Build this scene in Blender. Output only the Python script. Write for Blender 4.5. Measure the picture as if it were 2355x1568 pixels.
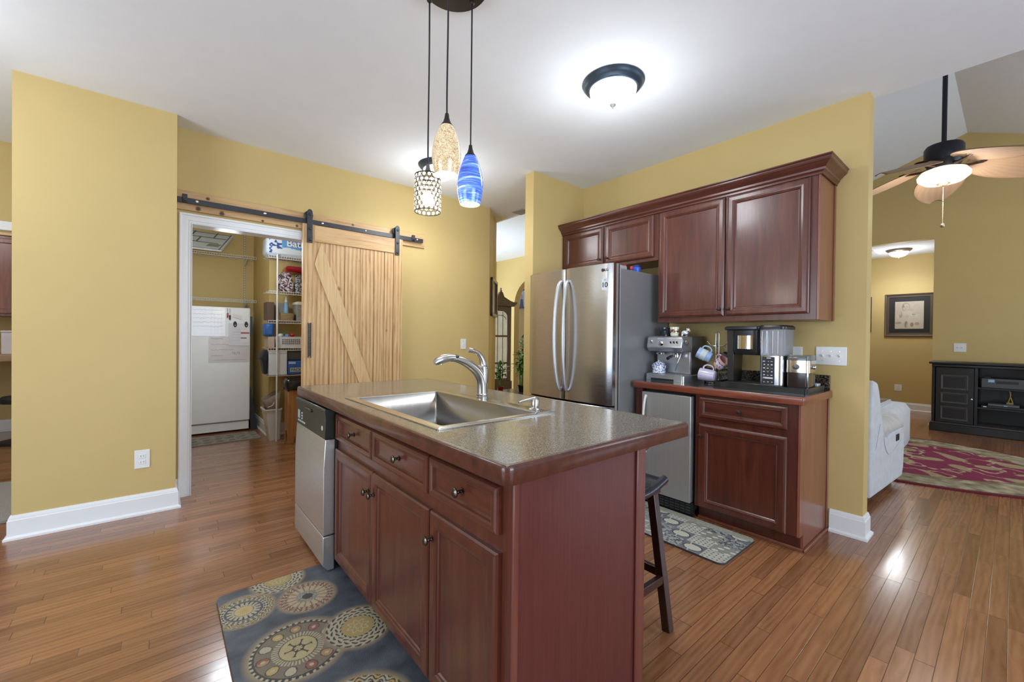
import bpy, bmesh, math, random
from mathutils import Vector, Matrix
for _o in list(bpy.data.objects): bpy.data.objects.remove(_o)
SC = bpy.context.scene
COL = SC.collection
PI = math.pi
# ---------------------------------------------------------------- camera
HEAD = math.radians(50.044); PITCH = 0.0080; ROLL = 0.01135; FPX = 966.34
_r = Vector((math.sin(HEAD), -math.cos(HEAD), 0)); _f = Vector((math.cos(HEAD), math.sin(HEAD), 0)); _u = Vector((0, 0, 1))
_fw = _f*math.cos(PITCH) - _u*math.sin(PITCH)
_up = _u*math.cos(PITCH) + _f*math.sin(PITCH)
_rt = _r*math.cos(ROLL) + _up*math.sin(ROLL)
_up2 = -_r*math.sin(ROLL) + _up*math.cos(ROLL)
cam_d = bpy.data.cameras.new('camera'); cam = bpy.data.objects.new('camera', cam_d); COL.objects.link(cam)
M = Matrix((_rt, _up2, -_fw)).transposed().to_4x4(); M.translation = Vector((0, 0, 1.2342)); cam.matrix_world = M
cam_d.sensor_width = 36; cam_d.sensor_fit = 'HORIZONTAL'; cam_d.lens = FPX/2355*36; cam_d.clip_start = 0.02; cam_d.clip_end = 60
SC.camera = cam
# ---------------------------------------------------------------- world, exposure, daylight, foyer fill
vs = SC.view_settings; vs.view_transform = 'Standard'; vs.look = 'None'; vs.exposure = 0.0; vs.gamma = 1.0; vs.use_curve_mapping = False
w = bpy.data.worlds.new('world'); SC.world = w; w.use_nodes = True
nt = w.node_tree; nt.nodes.clear()
_bg = nt.nodes.new('ShaderNodeBackground'); _ow = nt.nodes.new('ShaderNodeOutputWorld')
_bg.inputs['Color'].default_value = (0.85, 0.97, 1.15, 1); _bg.inputs['Strength'].default_value = 1.0
nt.links.new(_bg.outputs[0], _ow.inputs[0])
def area(name, loc, aim, sx, sy, power, color=(1, 1, 1)):
    d = bpy.data.lights.new(name, 'AREA'); d.shape = 'RECTANGLE'; d.size = sx; d.size_y = sy; d.energy = power; d.color = color
    o = bpy.data.objects.new(name, d); COL.objects.link(o); o.location = loc
    o.rotation_euler = (Vector(aim)-Vector(loc)).to_track_quat('-Z', 'Y').to_euler(); return o
def spot(name, loc, power, color, r=0.1):
    d = bpy.data.lights.new(name, 'SPOT'); d.energy = power; d.color = color; d.shadow_soft_size = r; d.spot_size = math.radians(172); d.spot_blend = 0.6
    o = bpy.data.objects.new(name, d); COL.objects.link(o); o.location = loc; return o
def point(name, loc, power, color=(1, 1, 1), r=0.05):
    d = bpy.data.lights.new(name, 'POINT'); d.energy = power; d.color = color; d.shadow_soft_size = r
    o = bpy.data.objects.new(name, d); COL.objects.link(o); o.location = loc; return o
DAY = (0.82, 1.0, 1.22)
area('daylight_window_south', (0.9, -3.12, 1.40), (0.9, 0.2, 2.3), 2.6, 1.9, 105, DAY)
area('daylight_window_west', (-3.22, 1.3, 1.25), (0.3, 1.3, 2.3), 2.4, 2.0, 74, DAY)
area('daylight_living_window', (6.4, -3.1, 1.5), (6.4, 0.5, 2.6), 2.6, 1.8, 52, DAY)
area('foyer_fill_light', (3.48, 7.2, 1.5), (6.4, 6.6, 2.4), 1.5, 1.6, 165, DAY)  # unseen fill added to brighten the foyer, the wall behind has no window
# ---------------------------------------------------------------- helpers
ORG = {}
def setp(o, label=None, cat=None, group=None, kind=None):
    if label: o['label'] = label
    if cat: o['category'] = cat
    if group: o['group'] = group
    if kind: o['kind'] = kind
    return o
def thing(name, label, cat, loc=(0, 0, 0), group=None, rz=0):
    o = bpy.data.objects.new(name, None); COL.objects.link(o); o.empty_display_size = 0.05
    o.location = loc; o.rotation_euler = (0, 0, rz); ORG[o.name] = (Vector(loc), rz)
    return setp(o, label, cat, group)
class MB:
    def __init__(s): s.bm = bmesh.new()
    def box(s, x0, x1, y0, y1, z0, z1):
        if x0 > x1: x0, x1 = x1, x0
        if y0 > y1: y0, y1 = y1, y0
        if z0 > z1: z0, z1 = z1, z0
        v = [s.bm.verts.new(p) for p in ((x0,y0,z0),(x1,y0,z0),(x1,y1,z0),(x0,y1,z0),(x0,y0,z1),(x1,y0,z1),(x1,y1,z1),(x0,y1,z1))]
        for f in ((0,3,2,1),(4,5,6,7),(0,1,5,4),(1,2,6,5),(2,3,7,6),(3,0,4,7)): s.bm.faces.new([v[i] for i in f])
        return s
    def hexa(s, P):
        v = [s.bm.verts.new(p) for p in P]
        for f in ((0,3,2,1),(4,5,6,7),(0,1,5,4),(1,2,6,5),(2,3,7,6),(3,0,4,7)): s.bm.faces.new([v[i] for i in f])
        return s
    def bar(s, p0, p1, w, d, side=(0, 0, 1)):
        p0 = Vector(p0); p1 = Vector(p1); t = (p1-p0).normalized(); a = t.cross(Vector(side))
        if a.length < 1e-4: a = t.cross(Vector((1, 0, 0)))
        a.normalize(); b = t.cross(a).normalized(); a = a*w/2; b = b*d/2
        return s.hexa([p0-a-b, p0+a-b, p0+a+b, p0-a+b, p1-a-b, p1+a-b, p1+a+b, p1-a+b])
    def rings(s, R, cap0=True, cap1=True, closed=True):
        L = [[s.bm.verts.new(p) for p in ring] for ring in R]; n = len(L[0])
        for i in range(len(L)-1):
            for j in range(n if closed else n-1):
                a, b, c, d = L[i][j], L[i][(j+1) % n], L[i+1][(j+1) % n], L[i+1][j]
                try: s.bm.faces.new((a, b, c, d))
                except ValueError: pass
        if cap0: s.bm.faces.new(L[0][::-1])
        if cap1: s.bm.faces.new(L[-1])
        return s
    def lathe(s, prof, c, axis=(0, 0, 1), n=32, cap=True, sx=1.0):
        ax = Vector(axis).normalized(); a = ax.cross(Vector((0, 0, 1)))
        if a.length < 1e-4: a = Vector((1, 0, 0))
        a.normalize(); b = ax.cross(a); c = Vector(c)
        R = [[c + ax*h + (a*math.cos(2*PI*k/n)*sx + b*math.sin(2*PI*k/n))*max(r, 1e-5) for k in range(n)] for r, h in prof]
        return s.rings(R, cap, cap)
    def cyl(s, p0, p1, r0, r1=None, n=20):
        p0 = Vector(p0); p1 = Vector(p1); r1 = r0 if r1 is None else r1
        return s.lathe([(r0, 0), (r1, (p1-p0).length)], p0, p1-p0, n)
    def tube(s, pts, r, n=10, flat=1.0, closed=False):
        P = [Vector(p) for p in pts]; R = []; m = len(P)
        ref = Vector((0, 0, 1)); prev = None
        for i, p in enumerate(P):
            if closed: t = P[(i+1) % m]-P[i-1]
            else: t = P[min(i+1, m-1)]-P[max(i-1, 0)]
            t.normalize()
            if prev is None:
                a = t.cross(ref)
                if a.length < 1e-3: a = t.cross(Vector((1, 0, 0)))
            else: a = prev - t*prev.dot(t)
            a.normalize(); prev = a; b = t.cross(a)
            rr = r[i] if isinstance(r, (list, tuple)) else r
            R.append([p + (a*math.cos(2*PI*k/n)*flat + b*math.sin(2*PI*k/n))*rr for k in range(n)])
        if closed: R.append(R[0]); return s.rings(R, False, False)
        return s.rings(R)
    def sphere(s, c, rx, ry=None, rz=None, n=20, m=12):
        ry = rx if ry is None else ry; rz = rx if rz is None else rz; c = Vector(c)
        R = [[c+Vector((rx*math.sin(PI*i/m)*math.cos(2*PI*k/n), ry*math.sin(PI*i/m)*math.sin(2*PI*k/n), -rz*math.cos(PI*i/m))) for k in range(n)] for i in range(1, m)]
        L = [[s.bm.verts.new(p) for p in r] for r in R]
        b = s.bm.verts.new(c-Vector((0, 0, rz))); t = s.bm.verts.new(c+Vector((0, 0, rz)))
        for i in range(len(L)-1):
            for j in range(n): s.bm.faces.new((L[i][j], L[i][(j+1) % n], L[i+1][(j+1) % n], L[i+1][j]))
        for j in range(n): s.bm.faces.new((b, L[0][(j+1) % n], L[0][j])); s.bm.faces.new((t, L[-1][j], L[-1][(j+1) % n]))
        return s
    def prism(s, poly, f, d0, d1):
        """poly list of 2D, f maps (a,b,d)->xyz"""
        return s.rings([[Vector(f(a, b, d0)) for a, b in poly], [Vector(f(a, b, d1)) for a, b in poly]])
    def build(s, name, mat, parent=None, bev=0, seg=2, smooth=None, world=True, kind=None, label=None, sub=0, solid=0, recalc=True):
        if recalc: bmesh.ops.recalc_face_normals(s.bm, faces=s.bm.faces)
        me = bpy.data.meshes.new(name); s.bm.to_mesh(me); s.bm.free()
        o = bpy.data.objects.new(name, me); COL.objects.link(o)
        if mat: me.materials.append(mat)
        if parent is not None:
            o.parent = parent; loc, rz = ORG[parent.name]
            ORG[o.name] = (loc, rz)
            if world: me.transform(Matrix.Rotation(-rz, 4, 'Z') @ Matrix.Translation(-loc))
        if solid:
            m = o.modifiers.new('s', 'SOLIDIFY'); m.thickness = solid; m.offset = 0
        if bev:
            m = o.modifiers.new('b', 'BEVEL'); m.width = bev; m.segments = seg; m.limit_method = 'ANGLE'; m.angle_limit = math.radians(40); m.harden_normals = False
        if sub:
            m = o.modifiers.new('u', 'SUBSURF'); m.levels = sub; m.render_levels = sub
        if smooth is None: smooth = 35 if (bev or sub) else 0
        if smooth:
            for p in me.polygons: p.use_smooth = True
            if not sub: 
                bm2 = bmesh.new(); bm2.from_mesh(me); lim = math.radians(smooth)
                for e in bm2.edges:
                    if len(e.link_faces) == 2 and e.calc_face_angle(0) > lim: e.smooth = False
                bm2.to_mesh(me); bm2.free()
        if kind: o['kind'] = kind
        if label: o['label'] = label
        return o
def box(name, mat, x0, x1, y0, y1, z0, z1, parent=None, bev=0, **k):
    return MB().box(x0, x1, y0, y1, z0, z1).build(name, mat, parent, bev, **k)
def copy_tree(o, parent=None):
    c = o.copy(); COL.objects.link(c)
    if parent is not None: c.parent = parent
    for ch in [x for x in bpy.data.objects if x.parent == o]: copy_tree(ch, c)
    return c
def text(name, s, mat, parent, origin, right, up, size, depth=0.0006, align='CENTER', offset=0.0):
    cu = bpy.data.curves.new(name, 'FONT'); cu.body = s; cu.size = size; cu.extrude = depth; cu.align_x = align; cu.align_y = 'CENTER'; cu.offset = offset
    t = bpy.data.objects.new(name+'_tmp', cu); COL.objects.link(t)
    dg = bpy.context.evaluated_depsgraph_get(); dg.update()
    me = bpy.data.meshes.new_from_object(t.evaluated_get(dg)); bpy.data.objects.remove(t)
    r = Vector(right).normalized(); u = Vector(up).normalized(); n = r.cross(u)
    m = Matrix((r, u, n)).transposed().to_4x4(); m.translation = Vector(origin); me.transform(m)
    me.materials.clear(); me.materials.append(mat); me.name = name
    o = bpy.data.objects.new(name, me); COL.objects.link(o)
    if parent is not None:
        o.parent = parent; loc, rz = ORG[parent.name]; ORG[o.name] = (loc, rz)
        me.transform(Matrix.Rotation(-rz, 4, 'Z') @ Matrix.Translation(-loc))
    return o
# ---------------------------------------------------------------- materials
MAT = {}
def newmat(name):
    m = bpy.data.materials.new(name); m.use_nodes = True; n = m.node_tree; n.nodes.clear()
    b = n.nodes.new('ShaderNodeBsdfPrincipled'); o = n.nodes.new('ShaderNodeOutputMaterial'); n.links.new(b.outputs[0], o.inputs[0])
    return m, n, b
def N(n, t, **k):
    x = n.nodes.new('ShaderNode'+t)
    for a, v in k.items(): setattr(x, a, v)
    return x
def MATH(n, op, a, b=None, c=None):
    x = n.nodes.new('ShaderNodeMath'); x.operation = op
    for i, v in enumerate((a, b, c)):
        if v is None: continue
        if isinstance(v, (int, float)): x.inputs[i].default_value = v
        else: n.links.new(v, x.inputs[i])
    return x.outputs[0]
def RAMP(n, fac, stops, interp='LINEAR'):
    x = n.nodes.new('ShaderNodeValToRGB'); cr = x.color_ramp; cr.interpolation = interp
    while len(cr.elements) < len(stops): cr.elements.new(0.5)
    for e, (p, c) in zip(cr.elements, stops): e.position = p; e.color = (c[0], c[1], c[2], 1)
    n.links.new(fac, x.inputs[0]); return x.outputs[0]
def MIX(n, fac, a, b, mode='MIX'):
    x = n.nodes.new('ShaderNodeMix'); x.data_type = 'RGBA'; x.blend_type = mode
    for i, v in ((0, fac), (6, a), (7, b)):
        if isinstance(v, (int, float)): x.inputs[i].default_value = v
        elif isinstance(v, tuple): x.inputs[i].default_value = (v[0], v[1], v[2], 1)
        else: n.links.new(v, x.inputs[i])
    return x.outputs[2]
def coords(n, scale=(1, 1, 1), rot=(0, 0, 0), loc=(0, 0, 0)):
    tc = N(n, 'TexCoord'); mp = N(n, 'Mapping'); mp.inputs['Scale'].default_value = scale; mp.inputs['Rotation'].default_value = rot; mp.inputs['Location'].default_value = loc
    n.links.new(tc.outputs['Object'], mp.inputs[0]); return mp.outputs[0]
def noise(n, vec, scale, detail=2, rough=0.5, dist=0):
    x = N(n, 'TexNoise'); x.inputs['Scale'].default_value = scale; x.inputs['Detail'].default_value = detail
    x.inputs['Roughness'].default_value = rough; x.inputs['Distortion'].default_value = dist; n.links.new(vec, x.inputs['Vector']); return x.outputs[0]
def bump(n, b, h, strength, dist=0.01):
    x = N(n, 'Bump'); x.inputs['Strength'].default_value = strength; x.inputs['Distance'].default_value = dist
    n.links.new(h, x.inputs['Height']); n.links.new(x.outputs[0], b.inputs['Normal'])
def srgb(r, g, b):
    f = lambda c: (c/255/12.92) if c/255 <= 0.04045 else ((c/255+0.055)/1.055)**2.4
    return (f(r), f(g), f(b))
def plain(name, col, rough=0.5, metal=0, coat=0, var=0.06, scale=8, bmp=0, spec=0.5, trans=0, emit=None, es=0, sheen=0, bscale=80):
    if name in MAT: return MAT[name]
    m, n, b = newmat(name); v = coords(n)
    f = noise(n, v, scale, 3)
    lo = tuple(c*(1-var) for c in col); hi = tuple(min(1, c*(1+var)) for c in col)
    n.links.new(RAMP(n, f, [(0.3, lo), (0.7, hi)]), b.inputs['Base Color'])
    b.inputs['Roughness'].default_value = rough; b.inputs['Metallic'].default_value = metal; b.inputs['Coat Weight'].default_value = coat
    b.inputs['Coat Roughness'].default_value = 0.08
    b.inputs['Specular IOR Level'].default_value = spec; b.inputs['Transmission Weight'].default_value = trans; b.inputs['Sheen Weight'].default_value = sheen
    if emit: b.inputs['Emission Color'].default_value = (*emit, 1); b.inputs['Emission Strength'].default_value = es
    if bmp: bump(n, b, noise(n, v, bscale, 4), bmp, 0.004)
    MAT[name] = m; return m
def wood(name, c1, c2, c3, axis='z', rough=0.3, coat=0.3, scale=1.0, bmp=0.15, knots=None, wav=0.08, wsc=0.9, wdist=9):
    if name in MAT: return MAT[name]
    m, n, b = newmat(name)
    s = {'z': (9, 9, 0.9), 'x': (0.9, 9, 9), 'y': (9, 0.9, 9)}[axis]
    v = coords(n, tuple(a*scale for a in s))
    g = noise(n, v, 2.2, 6, 0.62, 0.7)
    v2 = coords(n, tuple(a*scale*(7 if a > 2 else 2.0) for a in s))
    g2 = noise(n, v2, 3, 3, 0.6)
    wv = N(n, 'TexWave'); wv.wave_type = 'BANDS'; wv.bands_direction = 'X' if axis != 'x' else 'Y'; wv.inputs['Scale'].default_value = wsc; wv.inputs['Distortion'].default_value = wdist; wv.inputs['Detail'].default_value = 2; wv.inputs['Detail Scale'].default_value = 0.7
    n.links.new(v, wv.inputs[0])
    h = MATH(n, 'ADD', MATH(n, 'MULTIPLY', g, 1.0-wav-0.22), MATH(n, 'ADD', MATH(n, 'MULTIPLY', g2, 0.22), MATH(n, 'MULTIPLY', wv.outputs[1], wav)))
    col = RAMP(n, h, [(0.28, c1), (0.5, c2), (0.72, c3)])
    if knots:
        tc = N(n, 'TexCoord')
        for (kx, ky, kz, kr) in knots:
            d = N(n, 'VectorMath'); d.operation = 'DISTANCE'; d.inputs[1].default_value = (kx, ky, kz); n.links.new(tc.outputs['Object'], d.inputs[0])
            dd = MATH(n, 'ADD', MATH(n, 'DIVIDE', d.outputs['Value'], kr), MATH(n, 'MULTIPLY', MATH(n, 'SUBTRACT', g2, 0.5), 0.9))
            k = N(n, 'MapRange'); k.inputs['From Min'].default_value = 0.55; k.inputs['From Max'].default_value = 1.1; k.inputs['To Min'].default_value = 1; k.inputs['To Max'].default_value = 0
            n.links.new(dd, k.inputs[0]); col = MIX(n, k.outputs[0], col, tuple(c*0.22 for c in c1))
    n.links.new(col, b.inputs['Base Color'])
    b.inputs['Roughness'].default_value = rough; b.inputs['Coat Weight'].default_value = coat; b.inputs['Coat Roughness'].default_value = 0.15
    bump(n, b, g2, bmp, 0.002)
    MAT[name] = m; return m
def vcol(name, rough=0.6, bmp=0.0, sheen=0, coat=0):
    if name in MAT: return MAT[name]
    m, n, b = newmat(name); a = N(n, 'Attribute'); a.attribute_name = 'pattern'
    v = coords(n); f = noise(n, v, 300, 2)
    n.links.new(MIX(n, 1.0, a.outputs[0], RAMP(n, f, [(0.3, (0.86, 0.89, 0.92)), (0.7, (1, 1, 1))]), 'MULTIPLY'), b.inputs['Base Color'])
    b.inputs['Roughness'].default_value = rough; b.inputs['Sheen Weight'].default_value = sheen; b.inputs['Coat Weight'].default_value = coat
    if bmp: bump(n, b, noise(n, v, 220, 3), bmp, 0.003)
    MAT[name] = m; return m
def painted(name, mat, parent, P, fn, nu, nv, inside=None, **k):
    """a surface patch P(u,v)->xyz with the printed design fn(u,v)->rgb of the thing itself"""
    bm = bmesh.new(); lay = bm.verts.layers.float_color.new('pattern')
    V = [[bm.verts.new(P(i/nu, j/nv)) for i in range(nu+1)] for j in range(nv+1)]
    for j in range(nv+1):
        for i in range(nu+1):
            c = fn(i/nu, j/nv); V[j][i][lay] = (c[0], c[1], c[2], 1)
    for j in range(nv):
        for i in range(nu):
            if inside is None or inside((i+.5)/nu, (j+.5)/nv): bm.faces.new((V[j][i], V[j][i+1], V[j+1][i+1], V[j+1][i]))
    for v in [v for v in bm.verts if not v.link_faces]: bm.verts.remove(v)
    mb = MB(); mb.bm.free(); mb.bm = bm
    return mb.build(name, mat, parent, recalc=False, **k)
def vn(x, y, seed=0):
    """smooth value noise 0..1"""
    def h(i, j):
        a = math.sin(i*127.1+j*311.7+seed*74.7)*43758.5453; return a-math.floor(a)
    i, j = math.floor(x), math.floor(y); fx, fy = x-i, y-j; fx = fx*fx*(3-2*fx); fy = fy*fy*(3-2*fy)
    return (h(i, j)*(1-fx)+h(i+1, j)*fx)*(1-fy)+(h(i, j+1)*(1-fx)+h(i+1, j+1)*fx)*fy
def fbm(x, y, seed=0): return 0.55*vn(x, y, seed)+0.3*vn(x*2.1, y*2.1, seed+3)+0.15*vn(x*4.3, y*4.3, seed+7)
def lerp(a, b, t): t = max(0, min(1, t)); return tuple(p+(q-p)*t for p, q in zip(a, b))

WALL = plain('wall_paint_yellow', (0.60, 0.445, 0.185), 0.6, var=0.02, scale=3, bmp=0.03, bscale=200, spec=0.3)
CEIL = plain('ceiling_paint', (0.86, 0.89, 0.92), 0.9, var=0.01, bmp=0.05, bscale=160, spec=0.2)
TRIM = plain('trim_white', (0.84, 0.84, 0.84), 0.35, var=0.01)
WHITEP = plain('white_plastic', (0.82, 0.81, 0.78), 0.35, var=0.01)
BLACKM = plain('black_metal', (0.018, 0.02, 0.024), 0.45, var=0.1, spec=0.6)
BRONZE = plain('dark_bronze', (0.045, 0.035, 0.03), 0.4, metal=0.6, var=0.1)
NICKEL = plain('brushed_nickel', (0.52, 0.5, 0.47), 0.28, metal=1, var=0.05)
KNOB = plain('antique_pewter', (0.13, 0.11, 0.09), 0.28, metal=1, var=0.25, scale=120)
BLACKP = plain('black_plastic', (0.014, 0.014, 0.016), 0.35, var=0.1)
SATINB = plain('satin_black', (0.012, 0.011, 0.010), 0.4, coat=0.2, var=0.15)
CHROME = plain('chrome', (0.75, 0.75, 0.76), 0.1, metal=1, var=0.02)
CH1, CH2, CH3 = (0.050, 0.013, 0.009), (0.095, 0.024, 0.014), (0.145, 0.040, 0.022)
CHERRY = wood('cherry_wood_vertical', CH1, CH2, CH3, 'z')
CHERRYY = wood('cherry_wood_horizontal', CH1, CH2, CH3, 'y')
CHERRYX = wood('cherry_wood_crosswise', CH1, CH2, CH3, 'x')
PANEL = wood('cherry_end_panel', (0.085, 0.018, 0.015), (0.105, 0.023, 0.019), (0.128, 0.030, 0.024), 'z', 0.34, 0.2, 2.2, 0.08)
CHERL = wood('cherry_end_panel_light', (0.17, 0.055, 0.03), (0.23, 0.078, 0.042), (0.29, 0.105, 0.058), 'z', 0.32, 0.25, 1.3, 0.08)
EDGE = plain('cherry_counter_edge', (0.085, 0.024, 0.015), 0.3, coat=0.4, var=0.35, scale=26, bmp=0.1, bscale=90)
PINE_KN = [(1.435, 3.94, 1.937, 0.024), (1.24, 3.94, 1.85, 0.02), (1.25, 3.94, 1.66, 0.03), (1.45, 3.94, 1.56, 0.018), (1.72, 3.94, 1.80, 0.022), (1.71, 3.94, 1.29, 0.026), (1.70, 3.94, 1.12, 0.02), (1.30, 3.94, 1.20, 0.012), (1.72, 3.94, 1.72, 0.014)]
PINEC = ((0.34, 0.175, 0.065), (0.60, 0.37, 0.165), (0.72, 0.50, 0.265))
PINE = wood('knotty_pine_vertical', *PINEC, 'z', 0.5, 0.05, 1.7, 0.2, [(x-1.4, y-3.955, z-.02, r) for x, y, z, r in PINE_KN], 0.20, 0.6, 6)
PINEB = wood('knotty_pine_brace', (0.52, 0.31, 0.13), (0.66, 0.44, 0.21), (0.74, 0.53, 0.29), 'z', 0.5, 0.05, 1.6, 0.15)
PINEX = wood('knotty_pine_horizontal', *PINEC, 'x', 0.5, 0.05, 1.0, 0.2, [(0.13, 0.0, 0.03, 0.02), (0.28, 0.0, 0.025, 0.02), (0.19, 0.0, 0.12, 0.016), (1.30, 0.0, 0.12, 0.014), (.56, 0, .02, .012), (.82, 0, .025, .014)])
def steel(name, axis='z', col=(0.50, 0.50, 0.51), rough=0.24, metal=1.0):
    m, n, b = newmat(name)
    s = {'z': (220, 220, 1.2), 'y': (220, 1.2, 220), 'x': (1.2, 220, 220)}[axis]
    g = noise(n, coords(n, s), 1.0, 3)
    n.links.new(RAMP(n, g, [(0.3, tuple(c*0.93 for c in col)), (0.7, tuple(c*1.05 for c in col))]), b.inputs['Base Color'])
    b.inputs['Metallic'].default_value = metal
    mr = N(n, 'MapRange'); mr.inputs['To Min'].default_value = rough*0.85; mr.inputs['To Max'].default_value = rough*1.2; n.links.new(g, mr.inputs[0]); n.links.new(mr.outputs[0], b.inputs['Roughness'])
    bump(n, b, g, 0.04, 0.0008); MAT[name] = m; return m
STEEL = steel('stainless_steel_brushed', 'y'); STEELZ = steel('stainless_steel_vertical', 'z'); SINKM = steel('sink_steel', 'z', (0.36, 0.35, 0.335), 0.24)
FRSIDE = plain('fridge_side_grey', (0.27, 0.27, 0.275), 0.38, metal=0.3, var=0.02)
def mk_floor():
    m, n, b = newmat('oak_strip_floor')
    tc = N(n, 'TexCoord'); sp = N(n, 'SeparateXYZ'); n.links.new(tc.outputs['Object'], sp.inputs[0]); X, Y = sp.outputs[0], sp.outputs[1]
    W = 0.0583; L = 0.78
    yr = MATH(n, 'DIVIDE', Y, W); row = MATH(n, 'FLOOR', yr); fy = MATH(n, 'FRACT', yr)
    wn = N(n, 'TexWhiteNoise'); wn.noise_dimensions = '1D'; n.links.new(row, wn.inputs['W'])
    xs = MATH(n, 'DIVIDE', MATH(n, 'ADD', X, MATH(n, 'MULTIPLY', wn.outputs['Value'], 7.0)), MATH(n, 'MULTIPLY_ADD', wn.outputs['Value'], 0.5, L-0.2))
    pl = MATH(n, 'FLOOR', xs); fx = MATH(n, 'FRACT', xs)
    cb = N(n, 'CombineXYZ'); n.links.new(pl, cb.inputs[0]); n.links.new(row, cb.inputs[1])
    w2 = N(n, 'TexWhiteNoise'); w2.noise_dimensions = '2D'; n.links.new(cb.outputs[0], w2.inputs['Vector'])
    # grain, shifted per plank
    off = N(n, 'VectorMath'); off.operation = 'MULTIPLY_ADD'; off.inputs[1].default_value = (13, 13, 13); n.links.new(w2.outputs['Color'], off.inputs[0])
    mp = N(n, 'Mapping'); mp.inputs['Scale'].default_value = (2.4, 17, 1); n.links.new(tc.outputs['Object'], mp.inputs[0]); n.links.new(mp.outputs[0], off.inputs[2])
    g = noise(n, off.outputs[0], 1.5, 5, 0.6, 1.2)
    wv = N(n, 'TexWave'); wv.bands_direction = 'Y'; wv.inputs['Scale'].default_value = 0.7; wv.inputs['Distortion'].default_value = 14; wv.inputs['Detail'].default_value = 3; wv.inputs['Detail Scale'].default_value = 0.6; n.links.new(off.outputs[0], wv.inputs[0])
    h = MATH(n, 'ADD', MATH(n, 'MULTIPLY', g, 0.78), MATH(n, 'MULTIPLY', wv.outputs[1], 0.22))
    base = RAMP(n, h, [(0.12, (0.17, 0.065, 0.027)), (0.35, (0.27, 0.115, 0.049)), (0.65, (0.34, 0.155, 0.068)), (0.9, (0.40, 0.19, 0.088))])
    tint = RAMP(n, w2.outputs['Value'], [(0.0, (0.72, 0.66, 0.60)), (0.3, (0.95, 0.92, 0.9)), (0.6, (1.02, 1.0, 0.98)), (1.0, (1.2, 1.16, 1.1))])
    col = MIX(n, 1.0, base, tint, 'MULTIPLY')
    ey = MATH(n, 'MINIMUM', fy, MATH(n, 'SUBTRACT', 1.0, fy)); ex = MATH(n, 'MULTIPLY', MATH(n, 'MINIMUM', fx, MATH(n, 'SUBTRACT', 1.0, fx)), L/W)
    e = MATH(n, 'MINIMUM', ey, ex)
    gap = N(n, 'MapRange'); gap.inputs['From Min'].default_value = 0.006; gap.inputs['From Max'].default_value = 0.028; n.links.new(e, gap.inputs[0])
    col = MIX(n, gap.outputs[0], (0.05, 0.018, 0.008), col)
    n.links.new(col, b.inputs['Base Color'])
    rr = N(n, 'MapRange'); rr.inputs['To Min'].default_value = 0.16; rr.inputs['To Max'].default_value = 0.3; n.links.new(g, rr.inputs[0]); n.links.new(rr.outputs[0], b.inputs['Roughness'])
    b.inputs['Specular IOR Level'].default_value = 0.5; b.inputs['Coat Weight'].default_value = 0.35; b.inputs['Coat Roughness'].default_value = 0.12
    hh = MATH(n, 'ADD', MATH(n, 'MULTIPLY', gap.outputs[0], 1.0), MATH(n, 'MULTIPLY', h, 0.12)); bump(n, b, hh, 0.25, 0.0015)
    return m
FLOOR = mk_floor()
def speckle(name, stops, scale, rough, coat=0.4):
    m, n, b = newmat(name); v = coords(n)
    vo = N(n, 'TexVoronoi'); vo.inputs['Scale'].default_value = scale; n.links.new(v, vo.inputs['Vector'])
    sp = N(n, 'SeparateColor'); n.links.new(vo.outputs['Color'], sp.inputs[0])
    f = MATH(n, 'ADD', MATH(n, 'MULTIPLY', sp.outputs[0], 0.7), MATH(n, 'MULTIPLY', noise(n, v, scale*0.35, 3), 0.3))
    n.links.new(RAMP(n, f, stops), b.inputs['Base Color']); b.inputs['Roughness'].default_value = rough; b.inputs['Coat Weight'].default_value = coat; b.inputs['Coat Roughness'].default_value = 0.04
    MAT[name] = m; return m
STONE = speckle('speckled_laminate', [(0.15, (0.035, 0.03, 0.025)), (0.4, (0.13, 0.11, 0.085)), (0.6, (0.24, 0.205, 0.155)), (0.85, (0.44, 0.39, 0.31))], 620, 0.16, 0.1)
STONED = speckle('dark_speckled_laminate', [(0.2, (0.03, 0.03, 0.032)), (0.6, (0.075, 0.075, 0.08)), (0.85, (0.16, 0.15, 0.14))], 420, 0.12)
GRANITE = speckle('dark_granite', [(0.2, (0.012, 0.01, 0.009)), (0.55, (0.04, 0.03, 0.022)), (0.8, (0.16, 0.11, 0.07))], 160, 0.12)
# ================================================================ SETTING
H = 2.783
def struct(o): o['kind'] = 'structure'; return o
struct(box('floor', FLOOR, -3.4, 11.5, -3.4, 10.6, -0.06, 0.0))
# kitchen ceiling (flat) and the vaulted living room ceiling beyond its edge
struct(box('ceiling', CEIL, -3.4, 3.487, -3.3, 8.3, H, H+0.12))
RY, RZ, SL = 0.465, 4.25, 0.39
def slope(name, y1):
    z1 = RZ-SL*abs(y1-RY)
    return struct(MB().hexa([(3.42, RY, RZ), (9.1, RY, RZ), (9.1, y1, z1), (3.42, y1, z1), (3.42, RY, RZ+.1), (9.1, RY, RZ+.1), (9.1, y1, z1+.1), (3.42, y1, z1+.1)]).build(name, CEIL))
slope('ceiling_vault_left', 3.82); slope('ceiling_vault_right', -3.3)
struct(MB().prism([(-3.3, H+.12), (-3.3, RZ-SL*3.765), (RY, RZ), (3.82, RZ-SL*3.355), (3.82, H+.12)], lambda a, b, d: (d, a, b), 3.42, 3.485).build('wall_header', CEIL))
struct(box('ceiling_foyer', CEIL, 3.487, 9.0, 3.82, 10.4, 3.11, 3.2))
struct(box('wall_foyer_header', CEIL, 3.44, 3.487, 3.7, 8.3, H+.12, 3.2))
# left wall block
struct(box('wall_left', WALL, -0.6744, 0.0886, 3.814, 4.15, 0, H))
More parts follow.
